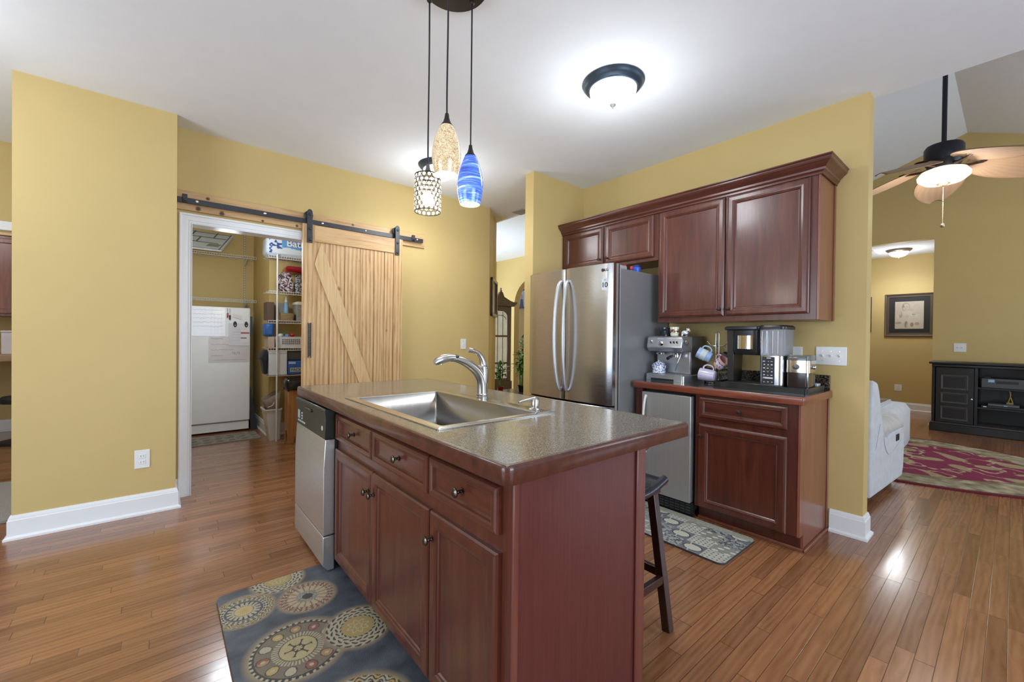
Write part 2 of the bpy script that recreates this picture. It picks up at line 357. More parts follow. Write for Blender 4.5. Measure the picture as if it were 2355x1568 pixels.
# pantry wall with the doorway
struct(MB().box(0.0886, 0.18, 4.037, 4.15, 0, H).box(0.18, 1.08, 4.037, 4.15, 2.075, H).box(1.08, 3.016, 4.037, 4.15, 0, H).build('wall_pantry', WALL))
# 45 degree return
q = 0.45/1.0
struct(MB().prism([(3.016, 4.037), (3.462, 4.483), (3.462, 4.65), (2.96, 4.15)], lambda a, b, d: (a, b, d), 0, H).build('wall_angled', WALL))
# fridge wall and its nook return
struct(box('wall_right', WALL, 3.3655, 3.487, 0.5904, 2.879, 0, H))
struct(box('wall_fridge', WALL, 2.654, 3.487, 2.879, 2.992, 0, H))
# living room
XL = 8.87
struct(MB().prism([(-3.3, 0), (0.78, 0), (0.78, 2.797), (1.95, 2.797), (1.95, 0), (3.82, 0), (3.82, RZ-SL*3.355), (RY, RZ), (-3.3, RZ-SL*3.765)], lambda a, b, d: (d, a, b), XL, XL+0.13).build('wall_far', WALL))
struct(box('wall_living_north', WALL, 3.487, XL, 3.72, 3.82, 0, 3.1))
struct(box('wall_hall_back', WALL, 10.35, 10.45, -0.5, 3.0, 0, 2.9)); struct(box('ceiling_hall', CEIL, XL+.13, 10.45, -0.5, 3.0, 2.8, 2.9))
struct(box('wall_hall_side_left', WALL, XL+.13, 10.35, 2.9, 3.0, 0, 2.8)); struct(box('wall_hall_side_right', WALL, XL+.13, 10.35, -0.5, -0.4, 0, 2.8))
# outer walls behind the camera, with window openings
def wallwin_y(name, x0, x1, y0, y1, wins, top):
    mb = MB(); cur = x0
    for a, b, c, d in wins:
        mb.box(cur, a, y0, y1, 0, top); mb.box(a, b, y0, y1, 0, c); mb.box(a, b, y0, y1, d, top); cur = b
    mb.box(cur, x1, y0, y1, 0, top); return struct(mb.build(name, WALL))
wallwin_y('wall_south', -3.4, 9.0, -3.3, -3.2, [(-0.4, 2.2, 0.5, 2.4), (5.1, 7.7, 0.6, 2.4)], 3.0)
mb = MB().box(-3.4, -3.3, -3.3, 0.1, 0, H).box(-3.4, -3.3, 2.5, 8.3, 0, H).box(-3.4, -3.3, 0.1, 2.5, 2.3, H).box(-3.4, -3.3, 0.1, 2.5, 0, 0.3); struct(mb.build('wall_west', WALL))
# pantry shell
struct(box('wall_pantry_back', WALL, -0.6744, 1.12, 6.97, 7.07, 0, H))
struct(box('wall_pantry_jog', WALL, 1.02, 1.12, 5.95, 6.97, 0, H))
struct(box('wall_pantry_shelf', WALL, 1.02, 2.3, 5.85, 5.95, 0, H))
struct(box('wall_pantry_right', WALL, 2.2, 2.3, 4.15, 5.85, 0, H))
struct(box('wall_pantry_left', WALL, -0.6744, -0.35, 4.15, 6.97, 0, H))
# foyer
mb = MB(); pts = [(3.9, 0), (6.4, 0), (6.4, 1.98)]
cy, rr = 6.97, 0.6
for k in range(13):
    a = PI*k/12; pts.append((cy-rr*math.cos(a), 1.98+rr*math.sin(a)))
pts = [(3.82, 0), (cy-rr, 0)] + [(cy-rr*math.cos(PI*k/16), 1.98+rr*math.sin(PI*k/16)) for k in range(17)] + [(cy+rr, 0), (8.25, 0), (8.25, 3.11), (3.82, 3.11)]
struct(mb.prism(pts, lambda a, b, d: (d, a, b), 6.4, 6.55).build('wall_foyer_arch', WALL))
struct(box('wall_foyer_far', WALL, 7.6, 7.7, 6.0, 10.4, 0, 3.11)); struct(box('wall_foyer_back', WALL, 3.3, 6.55, 8.25, 8.35, 0, 3.11)); struct(box('wall_foyer_left', WALL, 3.3, 3.4, 4.62, 8.25, 0, H))
# room on the far left
struct(MB().box(-3.4, -0.6744, 5.3, 5.4, 2.12, H).box(-3.4, -2.6, 5.3, 5.4, 0, 2.12).build('wall_back_left', WALL))
struct(box('trim_1', TRIM, -2.7, -0.6744, 5.275, 5.3, 2.06, 2.135, bev=0.005))
struct(box('wall_office', WALL, -3.4, -0.6744, 8.05, 8.15, 0, H))
struct(box('wall_office_right', WALL, -0.6744, -0.6, 7.07, 8.05, 0, H))
# baseboards: profiled strip along a path
BBP = [(0, 0), (0.030, 0), (0.030, 0.012), (0.018, 0.022), (0.016, 0.022), (0.016, 0.112), (0.012, 0.118), (0.012, 0.124), (0.006, 0.140), (0, 0.142)]
def baseboard(name, path, out):
    """path: floor points; out: side sign of the offset (left of travel = +1)"""
    P = [Vector((x, y, 0)) for x, y in path]; R = []
    for i, p in enumerate(P):
        d0 = (P[i]-P[i-1]).normalized() if i else None; d1 = (P[i+1]-P[i]).normalized() if i < len(P)-1 else None
        n0 = Vector((-d0.y, d0.x, 0))*out if d0 else None; n1 = Vector((-d1.y, d1.x, 0))*out if d1 else None
        if n0 and n1: nn = (n0+n1).normalized(); nn = nn/max(0.3, nn.dot(n0))
        else: nn = n0 or n1
        R.append([p+nn*a+Vector((0, 0, b)) for a, b in BBP])
    return struct(MB().rings(R).build(name, TRIM, smooth=30))
baseboard('baseboard_left', [(-0.6744, 4.15), (-0.6744, 3.814), (0.0886, 3.814), (0.0886, 4.037), (0.105, 4.037)], -1)
baseboard('baseboard_pantry_wall', [(1.15, 4.037), (3.016, 4.037), (3.46, 4.481)], -1)
baseboard('baseboard_right', [(3.3655, 0.758), (3.3655, 0.5904), (3.487, 0.5904), (3.487, 3.7)], -1)
baseboard('baseboard_pantry', [(1.02, 6.97), (1.02, 5.85), (2.2, 5.85)], -1)
baseboard('baseboard_hall', [(10.35, 2.9), (10.35, -0.4)], -1)
baseboard('baseboard_hall_corner', [(XL+0.13, 0.78), (XL, 0.78), (XL, -3.2)], -1)
baseboard('baseboard_office', [(-3.3, 8.05), (-0.7, 8.05)], -1)
# pantry doorway casing: mitred moulding around the opening
R = []
for px_, pz, ox, oz in ((0.107, 0.0, 1, 0), (0.107, 2.148, 1, -1), (1.155, 2.148, -1, -1), (1.155, 0.0, -1, 0)):
    R.append([(px_+ox*o, 4.037-d, pz+oz*o) for o, d in ((0, 0), (0, .020), (.006, .023), (.014, .022), (.018, .016), (.036, .017), (.050, .014), (.054, .010), (.060, .013), (.068, .012), (.0745, .006), (.0745, 0))])
struct(MB().rings(R).build('trim_2', TRIM, smooth=30))
struct(MB().box(0.1815, 0.186, 4.02, 4.155, 0, 2.07).box(0.1815, 1.0805, 4.02, 4.155, 2.07, 2.0745).box(1.076, 1.0805, 4.02, 4.155, 0, 2.07).build('trim_3', TRIM))
# ================================================================ BARN DOOR
hb = thing('header_board', 'long knotty pine board on the wall carrying the black sliding door rail', 'board', (0.09, 4.02, 2.16))
box('board', PINEX, 0.0905, 2.142, 4.016, 4.036, 2.168, 2.312, hb, 0.002)
rl = thing('barn_door_rail', 'long black steel rail of the sliding barn door, bolted to a pine board', 'rail', (0.09, 3.99, 2.21))
box('rail_bar', BLACKM, 0.093, 2.105, 3.979, 3.986, 2.212, 2.252, rl, 0.001)
for x in (0.21, 0.66, 1.11, 1.50, 2.04): MB().cyl((x, 3.986, 2.235), (x, 4.016, 2.235), 0.011).build('spacer', BLACKM, rl, smooth=30)
for x in (0.21, 0.66, 1.11, 1.50, 2.04): MB().lathe([(0.010, 0), (0.010, 0.004), (0.006, 0.007)], (x, 3.979, 2.235), (0, -1, 0), 12).build('bolt', CHROME, rl, smooth=40)
for x in (0.135, 1.99): MB().box(x-0.012, x+0.018, 3.965, 3.99, 2.215, 2.275).cyl((x+0.003, 3.965, 2.23), (x+0.003, 3.95, 2.23), 0.009).build('door_stop', BLACKM, rl, 0.003)
bd = thing('barn_door', 'sliding knotty pine barn door with diagonal brace and black hangers', 'door', (1.4, 3.95, 0.02))
DX0, DX1, DZ0, DZ1 = 0.941, 1.862, 0.02, 2.203
SA, SB = 1.036, 1.771
planks = [1.036, 1.17, 1.30, 1.445, 1.575, 1.68, 1.771]
for a, b in zip(planks, planks[1:]): box('plank', PINE, a+0.0015, b-0.0015, 3.958, 3.974, 0.15, 2.07, bd, 0.0025)
for nm, a, b, c, d in (('stile', DX0, SA, DZ0, DZ1), ('stile', SB, DX1, DZ0, DZ1)): box(nm, PINE, a, b, 3.945, 3.976, c, d, bd, 0.002)
for nm, c, d in (('top_rail', 2.058, 2.20), ('bottom_rail', 0.02, 0.19)): box(nm, PINEX, SA, SB, 3.945, 3.976, c, d, bd, 0.002)
# brace
MB().hexa([(1.660, 3.9455, 0.19), (1.771, 3.9455, 0.19), (1.771, 3.958, 0.19), (1.665, 3.958, 0.19), (1.036, 3.9455, 1.86), (1.092, 3.9455, 2.058), (1.092, 3.958, 2.058), (1.036, 3.958, 1.86)]).build('brace', PINEB, bd, 0.003)
for x in (0.994, 1.801):
    hg = MB().prism([(x-0.022, 2.04), (x+0.022, 2.04), (x+0.022, 2.29)]+[(x+0.022*math.cos(a), 2.30+0.03*math.sin(a)) for a in [PI*k/8 for k in range(9)]]+[(x-0.022, 2.29)], lambda a, b, d: (a, d, b), 3.932, 3.944).build('hanger', BLACKM, bd, 0.002)
    MB().lathe([(0.030, 0), (0.036, 0.002), (0.030, 0.006), (0.030, 0.018), (0.036, 0.022), (0.030, 0.024)], (x, 3.97, 2.285), (0, 1, 0), 24).build('wheel', BLACKM, hg, smooth=40)
    for z in (2.065, 2.16, 2.285): MB().lathe([(0.013, 0), (0.012, 0.006), (0.005, 0.009)], (x, 3.932, z), (0, -1, 0), 6).build('bolt', BLACKM, hg)
# twisted grip
hd = MB().box(0.984, 1.010, 3.941, 3.946, 1.04, 1.345).build('grip_plate', plain('plate_light', (0.5, 0.42, 0.3), 0.5), bd, 0.003)
mb = MB()
for k in range(20):
    z = 1.052+k*0.0145; mb.bar((0.985, 3.932, z), (1.009, 3.932, z+0.014), 0.0065, 0.014, (0, 1, 0))
mb.box(0.984, 0.988, 3.93, 3.941, 1.04, 1.345).box(1.006, 1.010, 3.93, 3.941, 1.04, 1.345)
mb.build('handle', BLACKM, bd, 0.001, smooth=0)
# ================================================================ CABINET PARTS
def panel(mat, parent, name, plane, sgn, a0, a1, z0, z1, prof=None, base=0.0, **k):
    """raised frame door facing -x: plane = x of the carcass face, extends toward -x"""
    prof = prof or [(0, 0), (0, .013), (.005, .018), (.014, .0205), (.036, .021), (.047, .0185), (.050, .014), (.0525, .0145), (.056, .0125), (.060, .008), (.064, .0075)]
    R = []
    for ins, h in prof:
        x = plane - sgn*(h+base)
        R.append([(x, a0+ins, z0+ins), (x, a1-ins, z0+ins), (x, a1-ins, z1-ins), (x, a0+ins, z1-ins)])
    return MB().rings(R).build(name, mat, parent, **k)
DRW = [(0, 0), (0, .013), (.004, .018), (.012, .0205), (.020, .021), (.026, .018), (.028, .0185), (.031, .013), (.035, .008), (.038, .0075)]
def knob(parent, p, s=1.0, mat=None):
    return MB().lathe([(0.009*s, 0), (0.0105*s, 0.002*s), (0.006*s, 0.004*s), (0.0045*s, 0.010*s), (0.006*s, 0.013*s), (0.0045*s, 0.017*s), (0.012*s, 0.022*s), (0.0155*s, 0.025*s), (0.0155*s, 0.028*s), (0.011*s, 0.0315*s), (0.004*s, 0.033*s)], p, (-1, 0, 0), 20, sx=1.0).build('knob', mat or KNOB, parent, smooth=50)
# ================================================================ ISLAND
isl = thing('kitchen_island', 'dark cherry kitchen island base cabinet with three drawers and three doors', 'island', (1.0, 1.6, 0))
FX = 0.712
mb = MB().box(FX, FX+.02, 0.855, 2.245, 0.09, 0.862).box(FX+.02, 1.28, 0.855, 0.873, 0.09, 0.862).box(FX+.02, 1.28, 2.227, 2.245, 0.09, 0.862).box(FX+.02, 1.28, 0.873, 2.227, 0.09, 0.11).box(FX+0.05, 1.30, 0.855, 2.245, 0, 0.09).box(1.28, 1.30, 0.855, 2.87, 0.09, 0.862).box(0.73, 1.28, 2.85, 2.87, 0.0, 0.862)
mb.build('body', CHERRY, isl, 0.001)
mb = MB().box(FX-0.002, 1.317, 0.838, 0.855, 0.0, 0.862)
ep = mb.build('end_panel', PANEL, isl, 0.001)
TRL = wood('cherry_trim_light', (0.11, 0.030, 0.022), (0.15, 0.042, 0.030), (0.20, 0.060, 0.042), 'z', 0.3, 0.3)
box('corner_post', TRL, FX-0.004, FX+0.016, 0.830, 0.838, 0.0, 0.862, isl, 0.002); box('corner_post', TRL, 1.268, 1.319, 0.829, 0.838, 0, 0.862, isl, 0.003)
box('toe_kick', plain('toe_kick_dark', (0.03, 0.012, 0.01), 0.6), FX+0.045, FX+0.05, 0.87, 2.235, 0.0, 0.085, isl)
for i, (a, b) in enumerate(((1.756, 2.240), (1.266, 1.750), (0.882, 1.258))):
    d = panel(CHERRYY, isl, 'drawer', FX, 1, a, b, 0.701, 0.832, DRW); knob(d, (FX-0.0075, (a+b)/2, 0.767))
for (a, b, ky) in ((1.752, 2.240, 1.777), (1.258, 1.745, 1.720), (0.882, 1.250, 1.226)):
    d = panel(CHERRY, isl, 'door', FX, 1, a, b, 0.078, 0.652); knob(d, (FX-0.0205, ky, 0.567))
br = MB().prism([(1.318, 0.862), (1.56, 0.862), (1.54, 0.84), (1.42, 0.80), (1.345, 0.72), (1.318, 0.68)], lambda a, b, d: (a, d, b), 0.90, 0.93).build('bracket', PANEL, isl, 0.004)
# worktop with a cut-out for the sink
SX0, SX1, SY0, SY1 = 0.74, 1.29, 1.262, 2.195
TX0, TX1, TY0, TY1 = 0.657, 1.577, 0.799, 2.886
wt = thing('island_worktop', 'grey brown speckled worktop with cherry wood edge on the kitchen island', 'countertop', (1.1, 1.8, 0.862))
e = 0.008
mb = MB(); xs = [TX0+e, SX0, SX1, TX1-e]; ys = [TY0+e, SY0, SY1, TY1-e]
V = {}
for zz in (0.864, 0.914):
    for i, x in enumerate(xs):
        for j, y in enumerate(ys): V[i, j, zz] = mb.bm.verts.new((x, y, zz))
for i in range(3):
    for j in range(3):
        if i == 1 and j == 1: continue
        for zz in (0.864, 0.914): mb.bm.faces.new([V[i, j, zz], V[i+1, j, zz], V[i+1, j+1, zz], V[i, j+1, zz]])
ring = [(1, 1), (2, 1), (2, 2), (1, 2)]
for k in range(4):
    a, b = ring[k], ring[(k+1) % 4]; mb.bm.faces.new([V[a[0], a[1], .864], V[b[0], b[1], .864], V[b[0], b[1], .914], V[a[0], a[1], .914]])
ring = [(i, 0) for i in range(4)]+[(3, j) for j in range(1, 4)]+[(i, 3) for i in (2, 1, 0)]+[(0, j) for j in (2, 1)]
for k in range(len(ring)):
    a, b = ring[k], ring[(k+1) % len(ring)]; mb.bm.faces.new([V[a[0], a[1], .864], V[b[0], b[1], .864], V[b[0], b[1], .914], V[a[0], a[1], .914]])
mb.build('top_surface', STONE, wt)
def edgeband(name, x0, x1, y0, y1, z0, z1, parent, mat, t=0.014, rc=0.025):
    """rounded nosing around a rectangular top"""
    prof = [(t, z0), (0.002, z0), (0, z0+0.003), (0, z1-0.012), (0.0015, z1-0.005), (0.005, z1-0.001), (t, z1-0.0002)]
    R = []
    for o, z in prof:
        ring = []; r = max(rc-o, 0.002)
        for cx, cy, a0 in ((x1-rc, y1-rc, 0), (x0+rc, y1-rc, 90), (x0+rc, y0+rc, 180), (x1-rc, y0+rc, 270)):
            for k in range(7):
                a = math.radians(a0+15*k); ring.append((cx+r*math.cos(a), cy+r*math.sin(a), z))
        R.append(ring)
    R.append(R[0]); return MB().rings(R, False, False).build(name, mat, parent, smooth=35)
edgeband('wood_edge', TX0, TX1, TY0, TY1, 0.862, 0.9145, wt, EDGE)
# sink
sk = thing('sink', 'square stainless steel drop-in sink in the island worktop', 'sink', (1.0, 1.7, 0.914))
def rect(x0, x1, y0, y1, z, r=0.012, n=5):
    o = []
    for cx, cy, a0 in ((x1-r, y1-r, 0), (x0+r, y1-r, 90), (x0+r, y0+r, 180), (x1-r, y0+r, 270)):
        for k in range(n): a = math.radians(a0+90*k/(n-1)); o.append((cx+r*math.cos(a), cy+r*math.sin(a), z))
    return o
BX0, BX1, BY0, BY1 = 0.768, 1.228, 1.298, 2.140
mb = MB().rings([rect(0.728, 1.302, 1.254, 2.205, 0.9146, .006), rect(0.728, 1.302, 1.254, 2.205, 0.918, .006), rect(0.731, 1.299, 1.257, 2.202, 0.9195, .006), rect(BX0-.003, BX1+.003, BY0-.003, BY1+.003, 0.9195, .010), rect(BX0, BX1, BY0, BY1, 0.9165, .010), rect(BX0-.002, BX1+.002, BY0-.002, BY1+.002, 0.9146, .012)], False, False)
mb.build('rim', steel('sink_rim_steel', 'y', (0.62, 0.61, 0.59), 0.2), sk, smooth=30)
mb = MB().rings([rect(BX0, BX1, BY0, BY1, 0.9166, .010), rect(BX0+.002, BX1-.002, BY0+.002, BY1-.002, 0.70, .012), rect(BX0+.012, BX1-.012, BY0+.012, BY1-.012, 0.688, .012), rect(BX0+.18, BX1-.18, BY0+.35, BY1-.35, 0.684, .03)], False, True)
mb.build('basin', SINKM, sk, smooth=30, solid=0.002)
MB().lathe([(0.045, 0), (0.045, 0.004), (0.035, 0.004), (0.02, 0.001)], (0.998, 1.72, 0.6855), (0, 0, 1), 28).build('drain', CHROME, sk, smooth=30)
# faucet
fc = thing('faucet', 'brushed nickel pull-out kitchen faucet with raised lever on the sink', 'faucet', (1.268, 1.747, 0.92))
fx, fy = 1.268, 1.747
MB().lathe([(0.030, 0), (0.031, 0.012), (0.028, 0.014), (0.030, 0.017), (0.030, 0.024), (0.027, 0.027)], (fx, fy, 0.9196), (0, 0, 1), 28).build('base_ring', NICKEL, fc, smooth=40)
def bez(P, n=24):
    out = []; m = len(P)-1
    for i in range(n+1):
        t = i/n; out.append(sum((Vector(P[k])*math.comb(m, k)*(1-t)**(m-k)*t**k for k in range(m+1)), Vector()))
    return out
ax = bez([(fx, fy, 0.945), (fx+.002, fy, 1.03), (fx-.01, fy, 1.065), (fx-.075, fy-.0, 1.095), (fx-.13, fy, 1.135), (fx-.19, fy, 1.128)])
rad = [0.027-0.0125*(i/24) + 0.004*math.sin(PI*i/24) for i in range(25)]
MB().tube(ax, rad, 20).build('body', NICKEL, fc, smooth=60)
hx = [(fx-.165, fy, 1.1335), (fx-.20, fy, 1.134), (fx-.235, fy, 1.128), (fx-.265, fy, 1.118), (fx-.278, fy, 1.110)]
MB().tube(hx, [0.0145, 0.019, 0.0205, 0.018, 0.012], 20).cyl((fx-.245, fy, 1.118), (fx-.245, fy, 1.102), 0.009).build('spray_head', NICKEL, fc, smooth=60)
MB().tube([(fx-.150, fy, 1.131), (fx-.162, fy, 1.1325), (fx-.17, fy, 1.1335)], [0.0152, 0.0165, 0.0152], 20).build('collar', BLACKP, fc, smooth=60)
MB().tube(bez([(fx+.004, fy, 1.0), (fx+.006, fy, 1.05), (fx+.004, fy, 1.075)]), 0.0275, 20).build('valve_body', NICKEL, fc, smooth=60)
MB().sphere((fx+.003, fy, 1.078), 0.026).build('valve_cap', NICKEL, fc, smooth=60)
lv = bez([(fx+.004, fy, 1.075), (fx+.012, fy, 1.12), (fx-.02, fy, 1.165), (fx-.055, fy, 1.165), (fx-.09, fy, 1.172)])
MB().tube(lv, [0.023-0.012*math.sin(PI/2*min(1, i/16)) + (0.002 if i > 18 else 0) for i in range(25)], 16).build('lever', NICKEL, fc, smooth=60)
sd = thing('soap_dispenser', 'small brushed nickel soap dispenser pump beside the sink', 'soap dispenser', (1.262, 1.345, 0.92))
MB().lathe([(0.026, 0), (0.027, 0.004), (0.017, 0.010), (0.014, 0.014), (0.018, 0.018), (0.019, 0.045), (0.014, 0.052), (0.012, 0.054)], (1.262, 1.345, 0.9196), (0, 0, 1), 24).build('body', NICKEL, sd, smooth=40)
MB().tube([(1.262, 1.345, 0.969), (1.23, 1.345, 0.966), (1.19, 1.345, 0.963), (1.168, 1.345, 0.959)], [0.008, 0.0065, 0.0045, 0.004], 12).build('spout', NICKEL, sd, smooth=50)
# dishwasher
dw = thing('dishwasher', 'stainless steel dishwasher with black control strip built into the island', 'dishwasher', (0.96, 2.56, 0))
DY0, DY1 = 2.257, 2.843
box('body', BLACKP, 0.70, 1.27, DY0, DY1, 0.1, 0.858, dw)
R = []
for y in (DY0, DY1):
    R.append([(0.70, y, 0.862-.01), (0.652, y, 0.855), (0.645, y, 0.848), (0.652, y, 0.80), (0.648, y, 0.70), (0.70, y, 0.70)])
MB().rings(R).build('control_panel', plain('control_panel_black', (0.022, 0.026, 0.02), 0.3, var=0.1), dw, 0.003)
MB().box(0.640, 0.652, 2.50, 2.62, 0.806, 0.822).build('latch', plain('latch_black', (0.02, 0.022, 0.018), 0.3), dw, 0.003)
lb = box('label', plain('label_grey', (0.35, 0.37, 0.36), 0.4), 0.6475, 0.650, 2.755, 2.80, 0.735, 0.785, dw)
mb = MB()
for k in range(6): mb.box(0.6465, 0.649, 2.64+0.028*k, 2.652+0.028*k, 0.717, 0.727)
for k in range(3): mb.box(0.6465, 0.650, 2.70, 2.715, 0.737+0.016*k, 0.746+0.016*k)
mb.build('buttons', plain('button_white', (0.6, 0.6, 0.58), 0.4), dw)
MB().lathe([(0.013, 0), (0.013, 0.002), (0.009, 0.002), (0.009, 0.0005)], (0.6495, 2.305, 0.752), (-1, 0, 0), 20).build('badge', plain('button_white', (0.6, 0.6, 0.58), 0.4), dw)
R = []
for y in (DY0, DY1): R.append([(0.70, y, 0.698), (0.652, y, 0.698), (0.6435, y, 0.55), (0.6435, y, 0.205), (0.70, y, 0.205)])
MB().rings(R).build('door', steel('dishwasher_steel', 'y', (0.58, 0.58, 0.56), 0.33, 0.8), dw, 0.004)
R = []
for y in (DY0, DY1): R.append([(0.70, y, 0.198), (0.6455, y, 0.198), (0.6435, y, 0.19), (0.6435, y, 0.05), (0.668, y, 0.02), (0.70, y, 0.02)])
MB().rings(R).build('kick_plate', MAT['dishwasher_steel'], dw, 0.003)
box('foot', BLACKP, 0.78, 0.84, DY0+.02, DY0+.06, 0.0, 0.1, dw); box('foot', BLACKP, 0.78, 0.84, DY1-.06, DY1-.02, 0.0, 0.1, dw)
# ================================================================ WALL SIDE CABINETS
bc = thing('base_cabinet', 'cherry base cabinet with one drawer and one door below the coffee machines', 'cabinet', (3.1, 1.1, 0))
BX = 2.822
MB().box(BX, 3.362, 0.79, 1.395, 0.10, 0.868).box(BX+0.065, 3.362, 0.79, 1.395, 0, 0.10).build('body', CHERRY, bc, 0.001)
MB().prism([(BX-0.003, 0.10), (BX+.065, 0.10), (BX+.065, 0), (3.362, 0), (3.362, 0.868), (BX-0.003, 0.868)], lambda a, b, d: (a, d, b), 0.775, 0.789).build('end_panel', CHERL, bc, 0.001)
MB().box(3.345, 3.362, 0.768, 0.775, 0, 0.868).box(BX+.05, BX+.065, 0.764, 1.395, 0, 0.018).box(BX+.05, 3.362, 0.76, 0.7745, 0, 0.018).build('shoe_moulding', CHERL, bc, 0.004)
d = panel(CHERRYY, bc, 'drawer', BX, 1, 0.842, 1.366, 0.712, 0.85, DRW); knob(d, (BX-.0075, 1.108, 0.780), 0.9, BRONZE)
d = panel(CHERRY, bc, 'door', BX, 1, 0.842, 1.366, 0.104, 0.668); knob(d, (BX-.0205, 1.346, 0.588), 0.9, BRONZE)
fs = thing('filler_panel', 'narrow cherry filler panel between the small steel fridge and the large fridge', 'panel', (3.0, 1.85, 0))
box('panel', CHERRY, BX, 3.36, 1.815, 1.866, 0.0, 0.868, fs, 0.001)
mf = thing('under_counter_fridge', 'small stainless steel under-counter fridge with white handle', 'fridge', (3.05, 1.6, 0))
box('body', BLACKP, 2.86, 3.34, 1.405, 1.805, 0.05, 0.862, mf, 0.004)
box('door', steel('bar_fridge_steel', 'z', (0.42, 0.42, 0.405), 0.38, 0.5), 2.797, 2.855, 1.418, 1.800, 0.105, 0.842, mf, 0.005)
mb = MB().box(2.835, 2.86, 1.41, 1.80, 0.0, 0.10)
mb.build('grille', BLACKP, mf)
mb = MB()
for k in range(4):
    for j in range(9): mb.box(2.829, 2.836, 1.43+j*.04, 1.462+j*.04, 0.02+k*.019, 0.030+k*.019)
mb.build('louvre', plain('louvre_dark', (0.05, 0.05, 0.05), 0.5), mf)
MB().tube(bez([(2.797, 1.765, 0.815), (2.76, 1.765, 0.78), (2.745, 1.765, 0.60), (2.76, 1.765, 0.42), (2.797, 1.765, 0.39)]), 0.010, 12, flat=0.9).build('handle', plain('handle_cream', (0.72, 0.70, 0.64), 0.35), mf, smooth=60)
box('hinge', CHROME, 2.80, 2.85, 1.42, 1.45, 0.842, 0.85, mf)
# worktop right
w2 = thing('side_worktop', 'dark speckled worktop with cherry wood edge below the wall cabinets', 'countertop', (3.07, 1.3, 0.868))
box('top_surface', STONED, 2.79, 3.362, 0.762, 1.868, 0.870, 0.914, w2)
edgeband('wood_edge', 2.783, 3.3635, 0.752, 1.874, 0.868, 0.9145, w2, wood('cherry_edge_bright', (0.13, 0.03, 0.016), (0.22, 0.055, 0.028), (0.33, 0.11, 0.06), 'y', 0.28, 0.4, 2.0), 0.010, 0.012)
box('backsplash', GRANITE, 3.345, 3.364, 0.765, 1.872, 0.9148, 1.012, w2, 0.002)
# wall cabinets
def uppercab(name, label, y0, y1, z0, z1, endpanel):
    t = thing(name, label, 'cabinet', (3.2, (y0+y1)/2, z0))
    UX = 3.050
    box('body', CHERRY, UX, 3.362, y0+(.014 if endpanel else 0), y1, z0, z1, t, 0.001)
    if endpanel:
        box('end_panel', CHERL, UX, 3.362, y0, y0+.013, z0, z1, t, 0.001)
        box('end_stile', CHERL, 3.335, 3.362, y0-.006, y0, z0, z1, t, 0.001)
    return t, UX
t, UX = uppercab('wall_cabinet', 'wide cherry wall cabinet with two tall doors above the coffee machines', 0.757, 1.829, 1.366, 2.262, True)
for a, b, ky in ((1.312, 1.812, 1.336), (0.806, 1.298, 1.276)):
    d = panel(CHERRY, t, 'door', UX, 1, a, b, 1.404, 2.236); knob(d, (UX-.0205, ky, 1.452), 0.85, BRONZE)
t, UX = uppercab('wall_cabinet', 'short cherry wall cabinet with two small doors above the large fridge', 1.831, 2.876, 1.868, 2.262, False)
for a, b, ky in ((2.372, 2.846, 2.40), (1.868, 2.345, 2.315)):
    d = panel(CHERRY, t, 'door', UX, 1, a, b, 1.898, 2.236); knob(d, (UX-.0205, ky, 1.945), 0.85, BRONZE)
cm = thing('crown_moulding', 'cherry crown moulding running along the top of the wall cabinets', 'moulding', (3.2, 1.8, 2.262))
CP = [(0.0, 0), (-0.008, 0.0), (-0.008, 0.012), (-0.014, 0.018), (-0.020, 0.022), (-0.022, 0.034), (-0.040, 0.052), (-0.056, 0.066), (-0.060, 0.074), (-0.060, 0.082), (-0.066, 0.090), (-0.066, 0.096), (0, 0.096)]
R = []
for px_, (ox, oy) in (((3.046, 2.876), (1, 0)), ((3.046, 0.753), (1, 1)), ((3.362, 0.753), (0, 1))):
    R.append([(px_[0]+o*ox, px_[1]+o*oy, 2.240+zz) for o, zz in CP])
MB().rings(R).build('crown', CHERRYY, cm, )
# ================================================================ LARGE FRIDGE
fr = thing('refrigerator', 'large stainless steel french door refrigerator with dark grey sides', 'refrigerator', (2.95, 2.36, 0))
FY0, FY1, FYM = 1.902, 2.815, 2.352
box('body', FRSIDE, 2.648, 3.335, FY0, FY1, 0.04, 1.765, fr, 0.004)
def fdoor(y0, y1, z0, z1, name):
    def xf(y): 
        t = (y-(FY0+FY1)/2)/((FY1-FY0)/2); return 2.528+0.030*t*t*abs(t)
    n = 16; ys = [y0+(y1-y0)*k/n for k in range(n+1)]
    R = []
    for z, o in ((z0, .004), (z0+.004, 0), (z1-.004, 0), (z1, .004)):
        R.append([(xf(y)+o+(0.010 if k in (0, n) else 0), y+(0.0005 if k == 0 else -0.0005 if k == n else 0), z) for k, y in enumerate(ys)]+[(2.625, y1, z), (2.625, y0, z)])
    return MB().rings(R).build(name, STEEL, fr, smooth=25)
fdoor(FY0+.001, FYM-.003, 0.735, 1.798, 'door'); fdoor(FYM+.003, FY1-.001, 0.735, 1.798, 'door'); fdoor(FY0+.001, FY1-.001, 0.06, 0.722, 'freezer_drawer')
box('door_gasket', plain('gasket_brown', (0.035, 0.025, 0.022), 0.6), 2.626, 2.648, FY0+.006, FY1-.006, 0.06, 1.79, fr)
box('door_edge', plain('door_edge_light', (0.55, 0.53, 0.5), 0.3, metal=0.6), 2.604, 2.6255, FY0-.0005, FY0+.004, 0.06, 1.797, fr)
for y in (FY0+.03, FY1-.17): box('hinge_cover', plain('hinge_grey', (0.33, 0.34, 0.37), 0.4), 2.60, 2.78, y, y+.12, 1.7655, 1.80, fr, 0.01)
